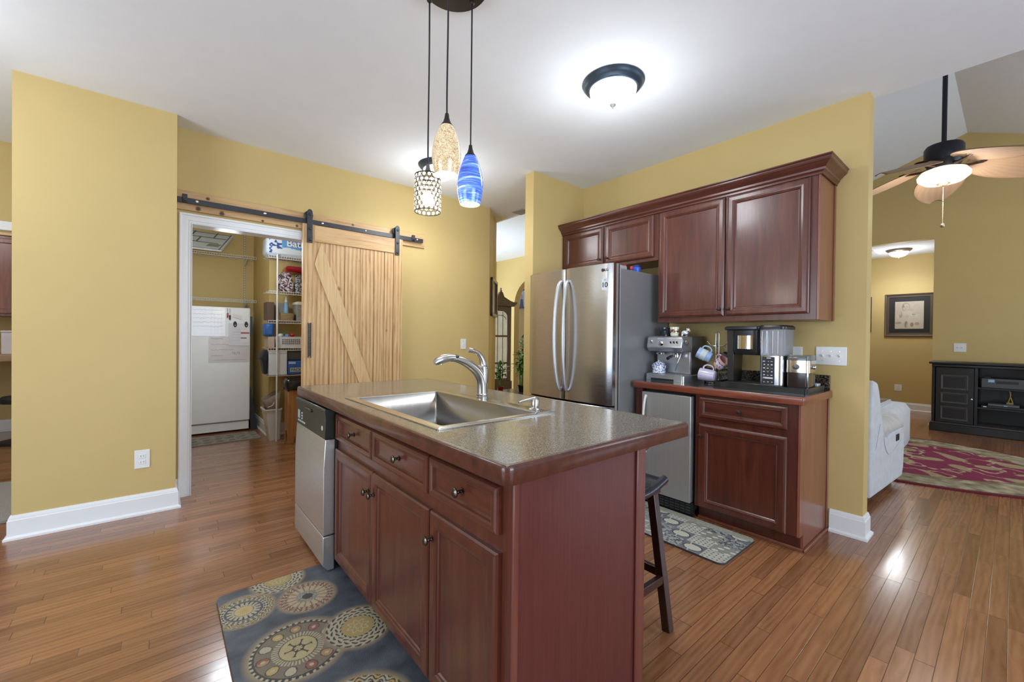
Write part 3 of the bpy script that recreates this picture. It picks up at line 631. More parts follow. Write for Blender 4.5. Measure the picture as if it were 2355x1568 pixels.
for y, s in ((FYM-.045, -1), (FYM+.045, 1)):
    P = bez([(2.525, y-s*.012, 1.695), (2.49, y, 1.70), (2.452, y+s*.004, 1.56), (2.440, y+s*.006, 1.28), (2.452, y+s*.004, 1.00), (2.485, y, 0.80), (2.528, y-s*.012, 0.815)])
    MB().tube(P, 0.0165, 14, flat=0.72).build('handle', plain('handle_satin', (0.50, 0.50, 0.50), 0.38, metal=0.8), fr, smooth=60)
MB().tube([(2.515, 1.98, 0.66), (2.47, 2.0, 0.665), (2.46, 2.36, 0.67), (2.47, 2.72, 0.665), (2.515, 2.74, 0.66)], 0.014, 12).build('drawer_handle', MAT['handle_satin'], fr, smooth=60)
INK = plain('ink_black', (0.02, 0.02, 0.025), 0.5); PAPER = plain('paper_white', (0.78, 0.78, 0.78), 0.6, var=0.02)
# badge and sticker, laid on the curved door face
def fx_(y): 
    t = (y-(FY0+FY1)/2)/((FY1-FY0)/2); return 2.528+0.030*t*t*abs(t)
yb = 1.968; sl = (fx_(yb+.01)-fx_(yb-.01))/.02; rt = Vector((-sl, -1, 0)).normalized()
lg = MB().cyl((fx_(yb+.018)-.0002, yb+.018, 1.748), (fx_(yb+.018)-.0016, yb+.018, 1.748), 0.0125, n=24).build('badge', INK, fr, smooth=30)
text('badge_lettering', 'LG', INK, fr, (fx_(yb-.010)-.001, yb-.012, 1.748), rt, (0, 0, 1), 0.028, 0.0005, offset=0.0008)
stk = MB().hexa([(fx_(1.992)-.0005, 1.992, 1.60), (fx_(1.945)-.0005, 1.945, 1.60), (fx_(1.945)-.0005, 1.945, 1.685), (fx_(1.992)-.0005, 1.992, 1.685), (fx_(1.992)-.0014, 1.992, 1.60), (fx_(1.945)-.0014, 1.945, 1.60), (fx_(1.945)-.0014, 1.945, 1.685), (fx_(1.992)-.0014, 1.992, 1.685)]).build('sticker', plain('sticker_silver', (0.6, 0.62, 0.66), 0.4), fr, label='silver sticker with a black 10')
text('sticker_number', '10', INK, stk, (fx_(1.968)-.0018, 1.968, 1.635), rt, (0, 0, 1), 0.052, 0.0004, offset=0.001)
mb = MB(); mb.box(fx_(1.968)-.0022, fx_(1.968)-.0016, 1.952, 1.986, 1.668, 1.671).box(fx_(1.968)-.0022, fx_(1.968)-.0016, 1.957, 1.98, 1.675, 1.678); mb.build('sticker_line', plain('print_grey', (0.3, 0.3, 0.32), 0.5), stk)
# things on the fridge
for y, x, c, nm, lab, cat, rr_ in ((1.99, 2.83, (0.6, 0.02, 0.04), 'food_colouring_bottle', 'small red-capped bottle on the fridge, nearer the front edge', 'bottle', .015), (1.98, 2.905, (0.55, 0.03, 0.05), 'food_colouring_bottle', 'small red-capped bottle on the fridge, next to the blue jar', 'bottle', .014)):
    t = thing(nm, lab, cat, (x, y, 1.766)); MB().lathe([(rr_, 0), (rr_, 0.025), (rr_*.6, .03)], (x, y, 1.7655), n=16).build('body', plain('bottle_dark', (0.05, 0.05, 0.1), 0.3), t, smooth=40); MB().lathe([(rr_*.9, 0), (rr_*.8, .02), (rr_*.5, .024)], (x, y, 1.796), n=16).build('cap', plain('cap_red', (0.6, 0.02, 0.04), 0.4), t, smooth=40)
t = thing('jar', 'blue plastic jar on top of the fridge under the cabinet', 'jar', (2.98, 1.985, 1.766))
MB().lathe([(0.030, 0), (0.034, 0.006), (0.034, 0.05), (0.028, 0.056)], (2.98, 1.985, 1.7655), n=20).build('body', plain('jar_blue', (0.03, 0.10, 0.5), 0.35), t, smooth=40); MB().lathe([(0.031, 0), (0.031, 0.012)], (2.98, 1.985, 1.822), n=20).build('lid', plain('lid_navy', (0.01, 0.03, 0.16), 0.35), t, 0.002)
# ================================================================ ON THE SIDE WORKTOP
ZC = 0.9146
STL = plain('appliance_steel', (0.52, 0.53, 0.55), 0.28, metal=.8, var=0.05, scale=30)
DGREY = plain('appliance_dark_grey', (0.13, 0.133, 0.14), 0.35, metal=0.4)
es = thing('espresso_machine', 'stainless steel espresso machine with round dials beside the fridge', 'espresso machine', (3.12, 1.72, ZC))
ey0, ey1, ex = 1.575, 1.865, 2.985
MB().rings([rect(ex-.02, 3.30, ey0-.015, ey1+.015, ZC, .02), rect(ex-.02, 3.30, ey0-.015, ey1+.015, ZC+.045, .02), rect(ex-.012, 3.30, ey0-.008, ey1+.008, ZC+.052, .02)]).build('drip_tray', STL, es, smooth=30)
box('tray_slot', BLACKP, ex-.022, ex-.018, 1.64, 1.83, ZC+.001, ZC+.018, es)
mb = MB()
for k in range(12): mb.box(ex, 3.08, ey0+.01+k*.023, ey0+.018+k*.023, ZC+.052, ZC+.056)
mb.build('drip_grid', STL, es)
box('rear_body', STL, 3.10, 3.30, ey0, ey1, ZC+.05, ZC+.30, es, 0.012)
R = []
for y in (ey0, ey1): R.append([(3.30, y, ZC+.30), (3.30, y, ZC+.345), (ex+.005, y, ZC+.345), (ex-.02, y, ZC+.335), (ex-.035, y, ZC+.255), (ex-.005, y, ZC+.225), (3.10, y, ZC+.225)])
MB().rings(R).build('head', STL, es, 0.008)
box('side_panel', DGREY, 3.10, 3.302, ey0-.004, ey0+.004, ZC+.05, ZC+.345, es, 0.003)
for y, r_ in ((1.825, .013), (1.745, .022), (1.66, .010), (1.635, .010), (1.61, .010)):
    z = ZC+.300 if r_ != .022 else ZC+.285
    MB().lathe([(r_, 0), (r_, .010), (r_*.75, .013)], (ex-.022, y, z), (-1, 0, -.18), 20).build('dial', CHROME, es, smooth=40)
MB().lathe([(.022, 0), (.022, .012), (.016, .014)], (ex+.03, ey0-.004, ZC+.30), (0, -1, 0), 20).build('side_dial', CHROME, es, smooth=40)
text('lettering', 'BREVILLE', plain('lettering_light', (0.7, 0.7, 0.72), 0.4), es, (ex-.0315, 1.745, ZC+.325), (0, -1, 0), (0.18, 0, 1), 0.012, 0.0006)
for y in (1.80, 1.665): MB().lathe([(.030, 0), (.032, .012), (.024, .022)], (ex+.06, y, ZC+.202), (0, 0, 1), 20).build('group_head', CHROME, es, smooth=40)
pf = MB().cyl((ex+.06, 1.665, ZC+.185), (ex+.06, 1.665, ZC+.205), .03).build('portafilter', CHROME, es, smooth=40)
MB().tube([(ex+.03, 1.665, ZC+.197), (ex-.04, 1.655, ZC+.19), (ex-.09, 1.65, ZC+.178)], [.007, .011, .012], 12).build('portafilter_handle', BLACKP, pf, smooth=50)
MB().tube([(ex+.03, 1.60, ZC+.225), (ex+.0, 1.60, ZC+.20), (ex-.0, 1.625, ZC+.13), (ex-.0, 1.64, ZC+.08)], .004, 10).build('steam_wand', CHROME, es, smooth=50)
for k, (x, y) in enumerate(((ex, ey0+.01), (ex, ey1-.01))): pass
hp = thing('bean_hopper', 'dark translucent bean hopper on the espresso machine at its left', 'hopper', (3.15, 1.81, ZC+.345))
MB().lathe([(.035, 0), (.05, .02), (.055, .055), (.058, .058), (.058, .068), (.02, .07)], (3.13, 1.80, ZC+.3455), n=24).build('hopper', plain('hopper_smoke', (0.02, 0.024, 0.04), 0.12, coat=0.5), hp, smooth=35)
def mug(name, label, c, r, h, col, axis=(0, 0, 1), hd=(0, 1, 0), group=None, band=None, mat=None):
    ax_ = Vector(axis).normalized(); hd = Vector(hd); hd = (hd-ax_*hd.dot(ax_)).normalized(); c = Vector(c)
    t = thing(name, label, 'mug', c, group)
    m = mat or plain('ceramic_'+name+str(len(MAT)), col, 0.2, coat=0.4, var=0.02)
    MB().lathe([(r*.72, 0), (r*.86, .004), (r*.94, h*.3), (r, h*.6), (r, h), (r*.93, h), (r*.92, h*.6), (r*.84, .01), (.001, .009)], c, ax_, 28).build('cup', m, t, smooth=40)
    P = bez([c+ax_*h*.82+hd*r*.93, c+ax_*h*.95+hd*(r*1.5), c+ax_*h*.6+hd*(r*1.95), c+ax_*h*.1+hd*(r*1.6), c+ax_*h*.2+hd*r*.88], 14)
    MB().tube(P, r*.13, 10).build('handle', m, t, smooth=60)
    if band: 
        MB().lathe([(r*.99, h*.35), (r*1.012, h*.36), (r*1.012, h*.75), (r*.99, h*.76)], c, ax_, 28, cap=False).build('band', band, t, smooth=40)
    return t
mug('mug', 'small cream mug with printed figures standing on the espresso machine', (3.06, 1.690, ZC+.346), .034, .070, (0.72, 0.66, 0.5), band=speckle('print_black_orange', [(0.2, (0.03, 0.02, 0.02)), (0.35, (0.5, 0.2, 0.04)), (0.5, (0.75, 0.7, 0.55))], 60, 0.3), hd=(.6, 1, 0))
fg = thing('cow_figurine', 'small black and white cow figurine on the espresso machine', 'figurine', (3.07, 1.60, ZC+.345))
CW = speckle('cow_patches', [(0.35, (0.03, 0.03, 0.04)), (0.5, (0.75, 0.73, 0.72))], 55, 0.3)
MB().sphere((3.07, 1.612, ZC+.37), .018, .026, .019).sphere((3.065, 1.583, ZC+.388), .013, .014, .014).cyl((3.062, 1.60, ZC+.346), (3.062, 1.60, ZC+.37), .006).cyl((3.078, 1.60, ZC+.346), (3.078, 1.60, ZC+.37), .006).cyl((3.062, 1.628, ZC+.346), (3.062, 1.628, ZC+.37), .006).cyl((3.078, 1.628, ZC+.346), (3.078, 1.628, ZC+.37), .006).build('body', CW, fg, smooth=60)
MB().sphere((3.062, 1.572, ZC+.386), .008, .008, .007).build('muzzle', plain('muzzle_pink', (0.6, 0.35, 0.3), 0.4), fg, smooth=60)
for s in (-1, 1): MB().sphere((3.065+s*.014, 1.585, ZC+.400), .006, .005, .006, 10, 8).build('ear', CW, fg, smooth=60)
sb = thing('sugar_bowl', 'white and blue flowered ceramic pot on the espresso machine drip tray', 'sugar bowl', (3.02, 1.80, ZC+.057))
BW = speckle('blue_white_china', [(0.30, (0.03, 0.06, 0.30)), (0.42, (0.35, 0.42, 0.65)), (0.5, (0.8, 0.8, 0.8))], 170, 0.2)
MB().lathe([(.050, 0), (.050, .01), (.044, .04), (.046, .065), (.040, .07)], (3.02, 1.795, ZC+.0565), n=28).build('bowl', BW, sb, smooth=40)
MB().lathe([(.044, 0), (.034, .012), (.010, .018), (.006, .022), (.009, .028), (.003, .032)], (3.02, 1.795, ZC+.127), n=28).build('lid', BW, sb, smooth=40)
for s in (-1, 1): MB().tube(bez([(3.02, 1.795+s*.043, ZC+.11), (3.02, 1.795+s*.065, ZC+.125), (3.02, 1.795+s*.06, ZC+.095), (3.02, 1.795+s*.044, ZC+.085)], 10), .004, 8).build('handle', BW, sb, smooth=60)
# mug tree
mt = thing('mug_tree', 'chrome wire mug tree with mugs hanging between the coffee machines', 'mug tree', (3.17, 1.41, ZC))
sx, sy = 3.17, 1.41
MB().tube([(sx+.07*math.cos(a), sy+.07*math.sin(a), ZC+.005) for a in [2*PI*k/28 for k in range(28)]], .004, 8, closed=True).tube([(sx-.07, sy, ZC+.005), (sx+.07, sy, ZC+.005)], .004, 8).build('base', CHROME, mt, smooth=60)
MB().tube([(sx, sy-.012, ZC+.005), (sx, sy-.012, ZC+.34)]+[(sx, sy-.012*math.cos(a), ZC+.36+.012*math.sin(a)*1.5) for a in [PI*k/8 for k in range(9)]]+[(sx, sy+.012, ZC+.34), (sx, sy+.012, ZC+.005)], .0035, 8).build('pole', CHROME, mt, smooth=60)
for k, (z, a) in enumerate(((.27, 90), (.27, -90), (.27, 200), (.16, 120), (.16, -80), (.12, 30))):
    a = math.radians(a); MB().tube([(sx, sy, ZC+z), (sx+.05*math.cos(a), sy+.05*math.sin(a), ZC+z+.01), (sx+.075*math.cos(a), sy+.075*math.sin(a), ZC+z+.04)], .0032, 8).build('arm', CHROME, mt, smooth=60)
mug('mug', 'light blue mug with round cream emblem hanging highest on the mug tree', (3.105, 1.425, ZC+.185), .042, .10, (0.34, 0.45, 0.66), axis=(-.25, .85, .42), hd=(0, -.3, 1), band=plain('band_cream', (0.55, 0.62, 0.62), 0.3))
mug('mug', 'lavender mug with grey base lying low on the mug tree', (3.09, 1.385, ZC+.055), .045, .11, (0.60, 0.54, 0.68), axis=(-.1, 1, .12), hd=(.1, -.1, 1))
mug('mug', 'pink mug with dark floral print hanging on the right of the mug tree', (3.10, 1.375, ZC+.13), .043, .075, (0.7, 0.42, 0.40), axis=(-.2, -.75, .62), hd=(.3, .6, .6), band=speckle('floral_print', [(0.3, (0.08, 0.05, 0.14)), (0.45, (0.72, 0.66, 0.72))], 90, 0.3))
mug('mug', 'dark grey mug hanging behind the blue mug on the mug tree', (3.20, 1.37, ZC+.14), .040, .085, (0.10, 0.085, 0.09), axis=(-.1, -.4, .9), hd=(0, 1, .2))
mug('mug', 'tall beige cat mug at the top right of the mug tree', (3.25, 1.345, ZC+.22), .034, .085, (0.55, 0.45, 0.36), axis=(0, -.2, 1), hd=(0, 1, .2))
# tray
ty = thing('black_tray', 'long black tray holding the coffee maker and grinder', 'tray', (3.12, 1.07, ZC))
TRX0, TRX1, TRY0, TRY1 = 2.955, 3.32, 0.785, 1.345
MB().rings([rect(TRX0, TRX1, TRY0, TRY1, ZC, .02), rect(TRX0-.003, TRX1+.003, TRY0-.003, TRY1+.003, ZC+.034, .022), rect(TRX0+.003, TRX1-.003, TRY0+.003, TRY1-.003, ZC+.034, .02), rect(TRX0+.006, TRX1-.006, TRY0+.006, TRY1-.006, ZC+.016, .02)]).build('tray', SATINB, ty, smooth=30)
ZT = ZC+.0165
cf = thing('coffee_maker', 'black coffee maker with clear water tank and silver control panel', 'coffee maker', (3.12, 1.09, ZT))
box('base_plate', BLACKP, 2.99, 3.25, 0.93, 1.285, ZT, ZT+.02, cf, 0.006)
MB().hexa([(3.05, 1.245, ZT+.02), (3.19, 1.245, ZT+.02), (3.19, 1.285, ZT+.02), (3.05, 1.285, ZT+.02), (3.03, 1.235, ZT+.385), (3.19, 1.235, ZT+.385), (3.19, 1.285, ZT+.385), (3.03, 1.285, ZT+.385)]).build('left_post', plain('post_black', (0.03, 0.028, 0.026), 0.3), cf, 0.004)
R = [rect(3.0, 3.22, 1.06, 1.292, ZT+.372, .03), rect(2.995, 3.225, 1.06, 1.295, ZT+.378, .03), rect(2.995, 3.225, 1.06, 1.295, ZT+.392, .03), rect(3.005, 3.215, 1.065, 1.285, ZT+.398, .03)]
MB().rings(R).build('lid', plain('lid_black_blue', (0.016, 0.018, 0.026), 0.25), cf, smooth=35)
MB().rings([rect(3.02, 3.20, 1.075, 1.24, ZT+.205, .05), rect(3.01, 3.21, 1.07, 1.25, ZT+.225, .05), rect(3.01, 3.21, 1.07, 1.25, ZT+.37, .05)]).build('brew_head', BLACKP, cf, smooth=35)
MB().rings([rect(3.004, 3.21, 1.085, 1.232, ZT+.245, .05), rect(3.004, 3.21, 1.085, 1.232, ZT+.335, .05)]).build('filter_band', CHROME, cf, smooth=35)
MB().rings([rect(3.0, 3.21, 0.928, 1.068, ZT+.02, .03), rect(3.0, 3.21, 0.928, 1.068, ZT+.205, .03)]).build('control_tower', steel('tower_steel', 'z', (0.6, 0.6, 0.6), 0.22), cf, smooth=35)
cp = box('control_panel', INK, 2.996, 3.001, 0.975, 1.048, ZT+.022, ZT+.198, cf, 0.001)
mb = MB()
random.seed(3)
for k in range(7):
    for j in range(3):
        z = ZT+.035+k*.022; y = 0.985+j*.022; mb.box(2.9952, 2.9962, y, y+.003+.010*random.random(), z, z+.003+.004*random.random())
mb.box(2.9952, 2.9962, 0.982, 1.040, ZT+.058, ZT+.068).box(2.9952, 2.9962, .995, 1.02, ZT+.188, ZT+.193)
mb.build('print', plain('print_white', (0.7, 0.7, 0.72), 0.4), cp)
MB().tube([(2.9955, 1.012+.016*math.cos(a), ZT+.125+.016*math.sin(a)) for a in [2*PI*k/20 for k in range(20)]], .0015, 6, closed=True).build('dial_ring', CHROME, cp, smooth=60)
TANK, n_, b_ = newmat('clear_tank'); b_.inputs['Base Color'].default_value = (0.75, 0.77, 0.86, 1); b_.inputs['Roughness'].default_value = 0.08; b_.inputs['Transmission Weight'].default_value = 0.75; b_.inputs['IOR'].default_value = 1.2
n_.links.new(RAMP(n_, noise(n_, coords(n_, (4, 4, 4)), 3, 2), [(0.3, (0.66, 0.68, 0.8)), (0.7, (0.8, 0.82, 0.9))]), b_.inputs['Base Color'])
MB().rings([rect(3.0, 3.21, 0.928, 1.068, ZT+.207, .035), rect(2.997, 3.213, 0.925, 1.071, ZT+.375, .035)]).build('water_tank', TANK, cf, smooth=35)
mb = MB()
for y in (.955, .985, 1.02, 1.045): mb.box(2.994, 2.999, y, y+.004, ZT+.22, ZT+.365)
mb.build('tank_ridge', plain('tank_ridge_pale', (0.6, 0.62, 0.7), 0.2), cf, 0.001)
MB().rings([rect(2.993, 3.218, 0.918, 1.076, ZT+.376, .035), rect(2.993, 3.218, 0.918, 1.076, ZT+.392, .035), rect(3.0, 3.21, 0.928, 1.068, ZT+.402, .035)]).build('tank_lid', BLACKP, cf, smooth=35)
gr = thing('coffee_grinder', 'chrome and smoked glass coffee grinder at the right end of the tray', 'coffee grinder', (3.1, 0.86, ZT))
MB().rings([rect(3.02, 3.17, 0.798, 0.915, ZT, .015), rect(3.02, 3.17, 0.798, 0.915, ZT+.105, .015)]).build('grounds_bin', plain('smoked_brown', (0.035, 0.024, 0.02), 0.12, coat=0.5), gr, smooth=30)
MB().rings([rect(3.016, 3.174, 0.794, 0.918, ZT+.107, .018), rect(3.016, 3.174, 0.794, 0.918, ZT+.182, .018)]).build('motor_housing', CHROME, gr, smooth=30)
MB().rings([rect(3.02, 3.17, 0.798, 0.914, ZT+.183, .015), rect(3.02, 3.17, 0.798, 0.914, ZT+.21, .015), rect(3.022, 3.168, 0.80, 0.912, ZT+.214, .015)]).build('lid', plain('smoked_grey', (0.12, 0.12, 0.11), 0.15), gr, smooth=30)
MB().lathe([(.016, 0), (.016, .012), (.012, .015)], (3.015, 0.862, ZT+.142), (-1, 0, 0), 20).build('timer_knob', DGREY, gr, smooth=40)
MB().lathe([(.012, 0), (.012, .014), (.009, .016)], (3.09, 0.793, ZT+.14), (0, -1, 0), 20).build('side_knob', CHROME, gr, smooth=40)
MB().box(3.013, 3.02, .796, .804, ZT, ZT+.182).build('corner_trim', CHROME, gr)
tb = thing('tea_tin', 'small blue and white tin with wire clasp at the back right of the tray', 'tin', (3.25, 0.83, ZT))
MB().rings([rect(3.23, 3.29, 0.80, 0.86, ZT, .008), rect(3.23, 3.29, 0.80, 0.86, ZT+.03, .008)]).build('tin', speckle('tin_blue_white', [(0.4, (0.25, 0.4, 0.6)), (0.6, (0.7, 0.72, 0.75))], 60, 0.3), tb, smooth=30)
MB().tube(bez([(3.26, .86, ZT+.03), (3.26, .85, ZT+.085), (3.26, .80, ZT+.08)], 10), .0025, 8).build('clasp', plain('copper_wire', (0.6, 0.4, 0.28), 0.3, metal=1), tb, smooth=60)
cd = thing('power_cord', 'black power cord coiled on the tray behind the coffee maker base', 'cord', (3.1, 1.16, ZT))
MB().tube([(3.27+.02*math.cos(a*1.3), 1.155+.055*math.cos(a), ZT+.016+.05*abs(math.sin(a*.9))) for a in [k*.35 for k in range(34)]], .0045, 8).build('cord', BLACKP, cd, smooth=60)
# switches and outlets
def plate(name, label, c, normal, w, h, kind='switch', n=1, horiz=False):
    c = Vector(c); nn = Vector(normal); rr_ = Vector((0, 0, 1)).cross(nn).normalized(); u = Vector((0, 0, 1))
    t = thing(name, label, 'outlet' if kind == 'outlet' else 'light switch', c)
    def P(a, b, d): return c+rr_*a+u*b+nn*d
    def bx(a0, a1, b0, b1, d0, d1): return [P(a0, b0, d0), P(a1, b0, d0), P(a1, b1, d0), P(a0, b1, d0), P(a0, b0, d1), P(a1, b0, d1), P(a1, b1, d1), P(a0, b1, d1)]
    MB().hexa(bx(-w/2, w/2, -h/2, h/2, 0.0003, .006)).build('cover_plate', WHITEP, t, 0.003)
    for k in range(n):
        a = (k-(n-1)/2)*(.046 if not horiz else .032)
        if kind == 'switch':
            MB().hexa(bx(a-.005, a+.005, -.011, .011, .006, .008)).build('switch_slot', WHITEP, t)
            MB().hexa([P(a-.004, -.006, .008), P(a+.004, -.006, .008), P(a+.004, .007, .008), P(a-.004, .007, .008), P(a-.003, .004, .019), P(a+.003, .004, .019), P(a+.003, .009, .018), P(a-.003, .009, .018)]).build('toggle', WHITEP, t, 0.001)
            mb = MB()
            for b in (.03, -.03): mb.cyl(P(a, b, .006), P(a, b, .0072), .003, n=8)
            mb.build('screws', NICKEL, t)
        else:
            for b in (.020, -.020):
                o = MB().hexa(bx(a-.017, a+.017, b-.014, b+.014, .006, .0085)).build('socket', WHITEP, t, 0.006)
                MB().hexa(bx(a-.008, a-.006, b-.004, b+.006, .0085, .0088)).hexa(bx(a+.006, a+.008, b-.004, b+.006, .0085, .0088)).build('slots', INK, o)
    return t
plate('wall_outlet', 'white wall outlet low on the left yellow wall', (-0.090, 3.814, 0.377), (0, -1, 0), .080, .125, 'outlet')
plate('light_switch', 'white single light switch on the yellow wall right of the barn door', (2.655, 4.037, 1.155), (0, -1, 0), .072, .118)
plate('light_switch', 'white triple light switch plate on the wall right of the wall cabinets', (3.3655, 0.765, 1.138), (-1, 0, 0), .166, .120, n=3)
plate('light_switch', 'white light switch plate half hidden behind the coffee grinder', (3.3655, 0.985, 1.135), (-1, 0, 0), .120, .120, n=1)
plate('light_switch', 'small white switch plate on the living room wall above the black console', (XL, 0.497, 1.163), (-1, 0, 0), .125, .125, n=2)
plate('wall_outlet', 'white wall outlet low on the far hallway wall', (10.35, 1.345, 0.40), (-1, 0, 0), .10, .12, 'outlet')
# ================================================================ LIGHT FIXTURES
def glow(name, col, s, rough=0.3):
    m, n, b = newmat(name); v = coords(n); n.links.new(RAMP(n, noise(n, v, 6, 2), [(0.3, tuple(c*.96 for c in col)), (0.7, col)]), b.inputs['Base Color'])
    b.inputs['Emission Color'].default_value = (*col, 1); b.inputs['Emission Strength'].default_value = s; b.inputs['Roughness'].default_value = rough; MAT[name] = m; return m
DOME = glow('lit_frosted_glass', (0.95, 0.99, 1.0), 3.0)
BLUEB = plain('blue_black_metal', (0.06, 0.085, 0.12), 0.4, metal=0.7)
def flush(label, c, zc, r=0.182, col=BLUEB, pw=34):
    x, y = c; t = thing('ceiling_light', label, 'ceiling light', (x, y, zc))
    MB().lathe([(r, 0), (r+.002, -.006), (r-.008, -.016), (r-.010, -.022), (r-.020, -.030), (r-.034, -.038), (r-.036, -.044), (r-.045, -.044)], (x, y, zc), n=48).build('rim', col, t, smooth=35)
    MB().lathe([(r-.042, -.040), (r-.045, -.060), (r-.060, -.085), (r-.085, -.108), (r-.12, -.122), (.004, -.130)], (x, y, zc), n=48).build('glass_dome', DOME, t, smooth=60)
    MB().lathe([(.016, -.125), (.020, -.132), (.014, -.140), (.006, -.146), (.005, -.155), (.002, -.156)], (x, y, zc), n=20).build('finial', plain('finial_grey', (0.35, 0.37, 0.37), 0.35, metal=0.7), t, smooth=50)
    spot('bulb_light', (x, y, zc-.19), pw*.6, (0.94, 1.0, 1.06), 0.12); point('bulb_glow', (x, y, zc-.42), pw*.3, (0.94, 1.0, 1.06), 0.12)
    return t
flush('dark-rimmed frosted dome ceiling light above the space between island and fridge', (2.10, 1.58), H-.0005)
flush('dark-rimmed frosted dome ceiling light in the passage near the pantry wall', (1.93, 3.36), H-.0005)
flush('frosted dome ceiling light in the hallway beyond the living room', (9.60, 1.27), 2.7995, 0.17, plain('rim_bronze_light', (0.25, 0.2, 0.16), 0.4, metal=0.5), 46)
# pendant cluster
pc = thing('pendant_cluster', 'three pendant lamps of gold, blue and crystal glass on one round dark canopy', 'pendant light', (0.975, 1.583, H))
MB().lathe([(.150, -.0005), (.150, -.018), (.144, -.026), (.01, -.029)], (0.975, 1.583, H), n=48).build('canopy', BRONZE, pc, smooth=35)
def pend(x, y, ztop, kind):
    cone_top = ztop+.048
    bend = [(x, y, H-.028), (x, y, H-.2), (x+.004, y-.003, (H+cone_top)/2+.05), (x-.003, y+.002, (H+cone_top)/2-.15), (x, y, cone_top+.02), (x, y, cone_top)]
    if kind == 'blue': bend = [(x, y, H-.028), (x, y, cone_top)]
    MB().tube(bez(bend, 24), .0036, 8).build('cord', BLACKP, pc, smooth=60)
    MB().lathe([(.012, -.028), (.012, -.05), (.006, -.056)], (x, y, H), n=14).build('cord_grip', BRONZE, pc, smooth=40)
    MB().lathe([(.0075, .048), (.010, .03), (.016, .012), (.026, -.001), (.026, -.003)], (x, y, ztop), n=24).build('socket_cap', BRONZE if kind != 'crystal' else plain('cap_grey', (0.2, 0.19, 0.175), 0.4, metal=0.6), pc, smooth=50)
def shade_mat(name, kind):
    m, n, b = newmat(name)
    if kind == 'gold':
        v = coords(n); vo = N(n, 'TexVoronoi'); vo.inputs['Scale'].default_value = 480; n.links.new(v, vo.inputs['Vector']); sp = N(n, 'SeparateColor'); n.links.new(vo.outputs['Color'], sp.inputs[0])
        f = MATH(n, 'ADD', MATH(n, 'MULTIPLY', sp.outputs[0], .6), MATH(n, 'MULTIPLY', noise(n, v, 60, 3), .4))
        c = RAMP(n, f, [(0.2, (0.20, 0.12, 0.05)), (0.34, (0.56, 0.40, 0.22)), (0.6, (0.72, 0.55, 0.34)), (0.85, (0.92, 0.80, 0.52))]); es = 0.42
    else:
        v = coords(n, (5, 5, 60), (0.25, 0.12, 0)); g = noise(n, v, 1.0, 5, 0.65, 1.5)
        c = RAMP(n, g, [(0.30, (0.015, 0.04, 0.36)), (0.45, (0.05, 0.13, 0.62)), (0.55, (0.14, 0.30, 0.80)), (0.66, (0.5, 0.68, 0.95))]); es = 0.45
    n.links.new(c, b.inputs['Base Color']); n.links.new(c, b.inputs['Emission Color']); b.inputs['Emission Strength'].default_value = es
    b.inputs['Roughness'].default_value = 0.12; b.inputs['Coat Weight'].default_value = 0.5; b.inputs['Subsurface Weight'].default_value = 0.0
    MAT[name] = m; return m
INNER = glow('lit_white_glass_inside', (1, 0.93, 0.74), 0.75)
BULB = glow('lit_bulb', (1, 0.95, 0.82), 14)
def pear(x, y, zt, h, r, mat, name, label=None, open_r=.75):
    prof = []
    for k in range(17):
        t = k/16; rr_ = .024 + (r-.024)*math.sin(min(1, t/.62)*PI/2)**.85 if t < .62 else r*(1-(1-open_r)*((t-.62)/.38)**1.8)
        prof.append((rr_, -h*t))
    s_ = MB().lathe(prof, (x, y, zt), n=40, cap=False).build(name, mat, pc, smooth=60, label=label)
    MB().lathe([(a-.003, b-.0005) for a, b in prof], (x, y, zt), n=40, cap=False).build('shade_lining', INNER, s_, smooth=60)
    MB().lathe([(prof[-1][0], -h), (prof[-1][0]-.003, -h-.0008)], (x, y, zt), n=40, cap=False).build('shade_lip', INNER, s_)
    MB().sphere((x, y, zt-h*.55), .022, .022, .03).build('bulb', BULB, s_, smooth=60)
pend(0.893, 1.495, 2.095, 'gold'); pear(0.893, 1.495, 2.095, .200, .059, shade_mat('gold_crackle_glass', 'gold'), 'lamp_shade', 'gold crackled glass lamp shade', .76)
pend(1.070, 1.583, 2.050, 'blue'); pear(1.070, 1.583, 2.050, .218, .058, shade_mat('blue_swirl_glass', 'blue'), 'lamp_shade', 'blue swirled glass lamp shade', .76)
pend(0.918, 1.696, 1.958, 'crystal')
cx_, cy_, zt, rC, hC = 0.918, 1.696, 1.955, .056, .162
cs = MB()
WIRE = plain('dark_wire', (0.05, 0.042, 0.035), 0.4, metal=0.7)
nC, nR = 16, 8
for j in range(nR+1):
    z = zt-hC*j/nR
    if j in (0, nR): cs.tube([(cx_+rC*math.cos(a), cy_+rC*math.sin(a), z) for a in [2*PI*k/48 for k in range(48)]], .0022, 6, closed=True)
for j in range(nR):
    z = zt-hC*(j+.5)/nR
    for k in range(nC):
        a = 2*PI*(k+(.5 if j % 2 else 0))/nC; c0 = Vector((cx_+rC*math.cos(a), cy_+rC*math.sin(a), z)); tg = Vector((-math.sin(a), math.cos(a), 0)); nr_ = Vector((math.cos(a), math.sin(a), 0))
        cs.tube([c0+(tg*math.cos(b)+Vector((0, 0, 1))*math.sin(b))*.0098 for b in [2*PI*q_/12 for q_ in range(12)]], .0012, 5, closed=True)
for k in range(6):
    a = 2*PI*k/6; cs.tube([(cx_, cy_, zt+.002), (cx_+rC*math.cos(a), cy_+rC*math.sin(a), zt)], .0018, 6)
co = cs.build('lamp_shade', WIRE, pc, smooth=60, label='cylindrical wire lamp shade set with round crystals')
CRY = glow('lit_crystal', (1, 0.9, 0.72), 0.62, 0.05)
cr = MB()
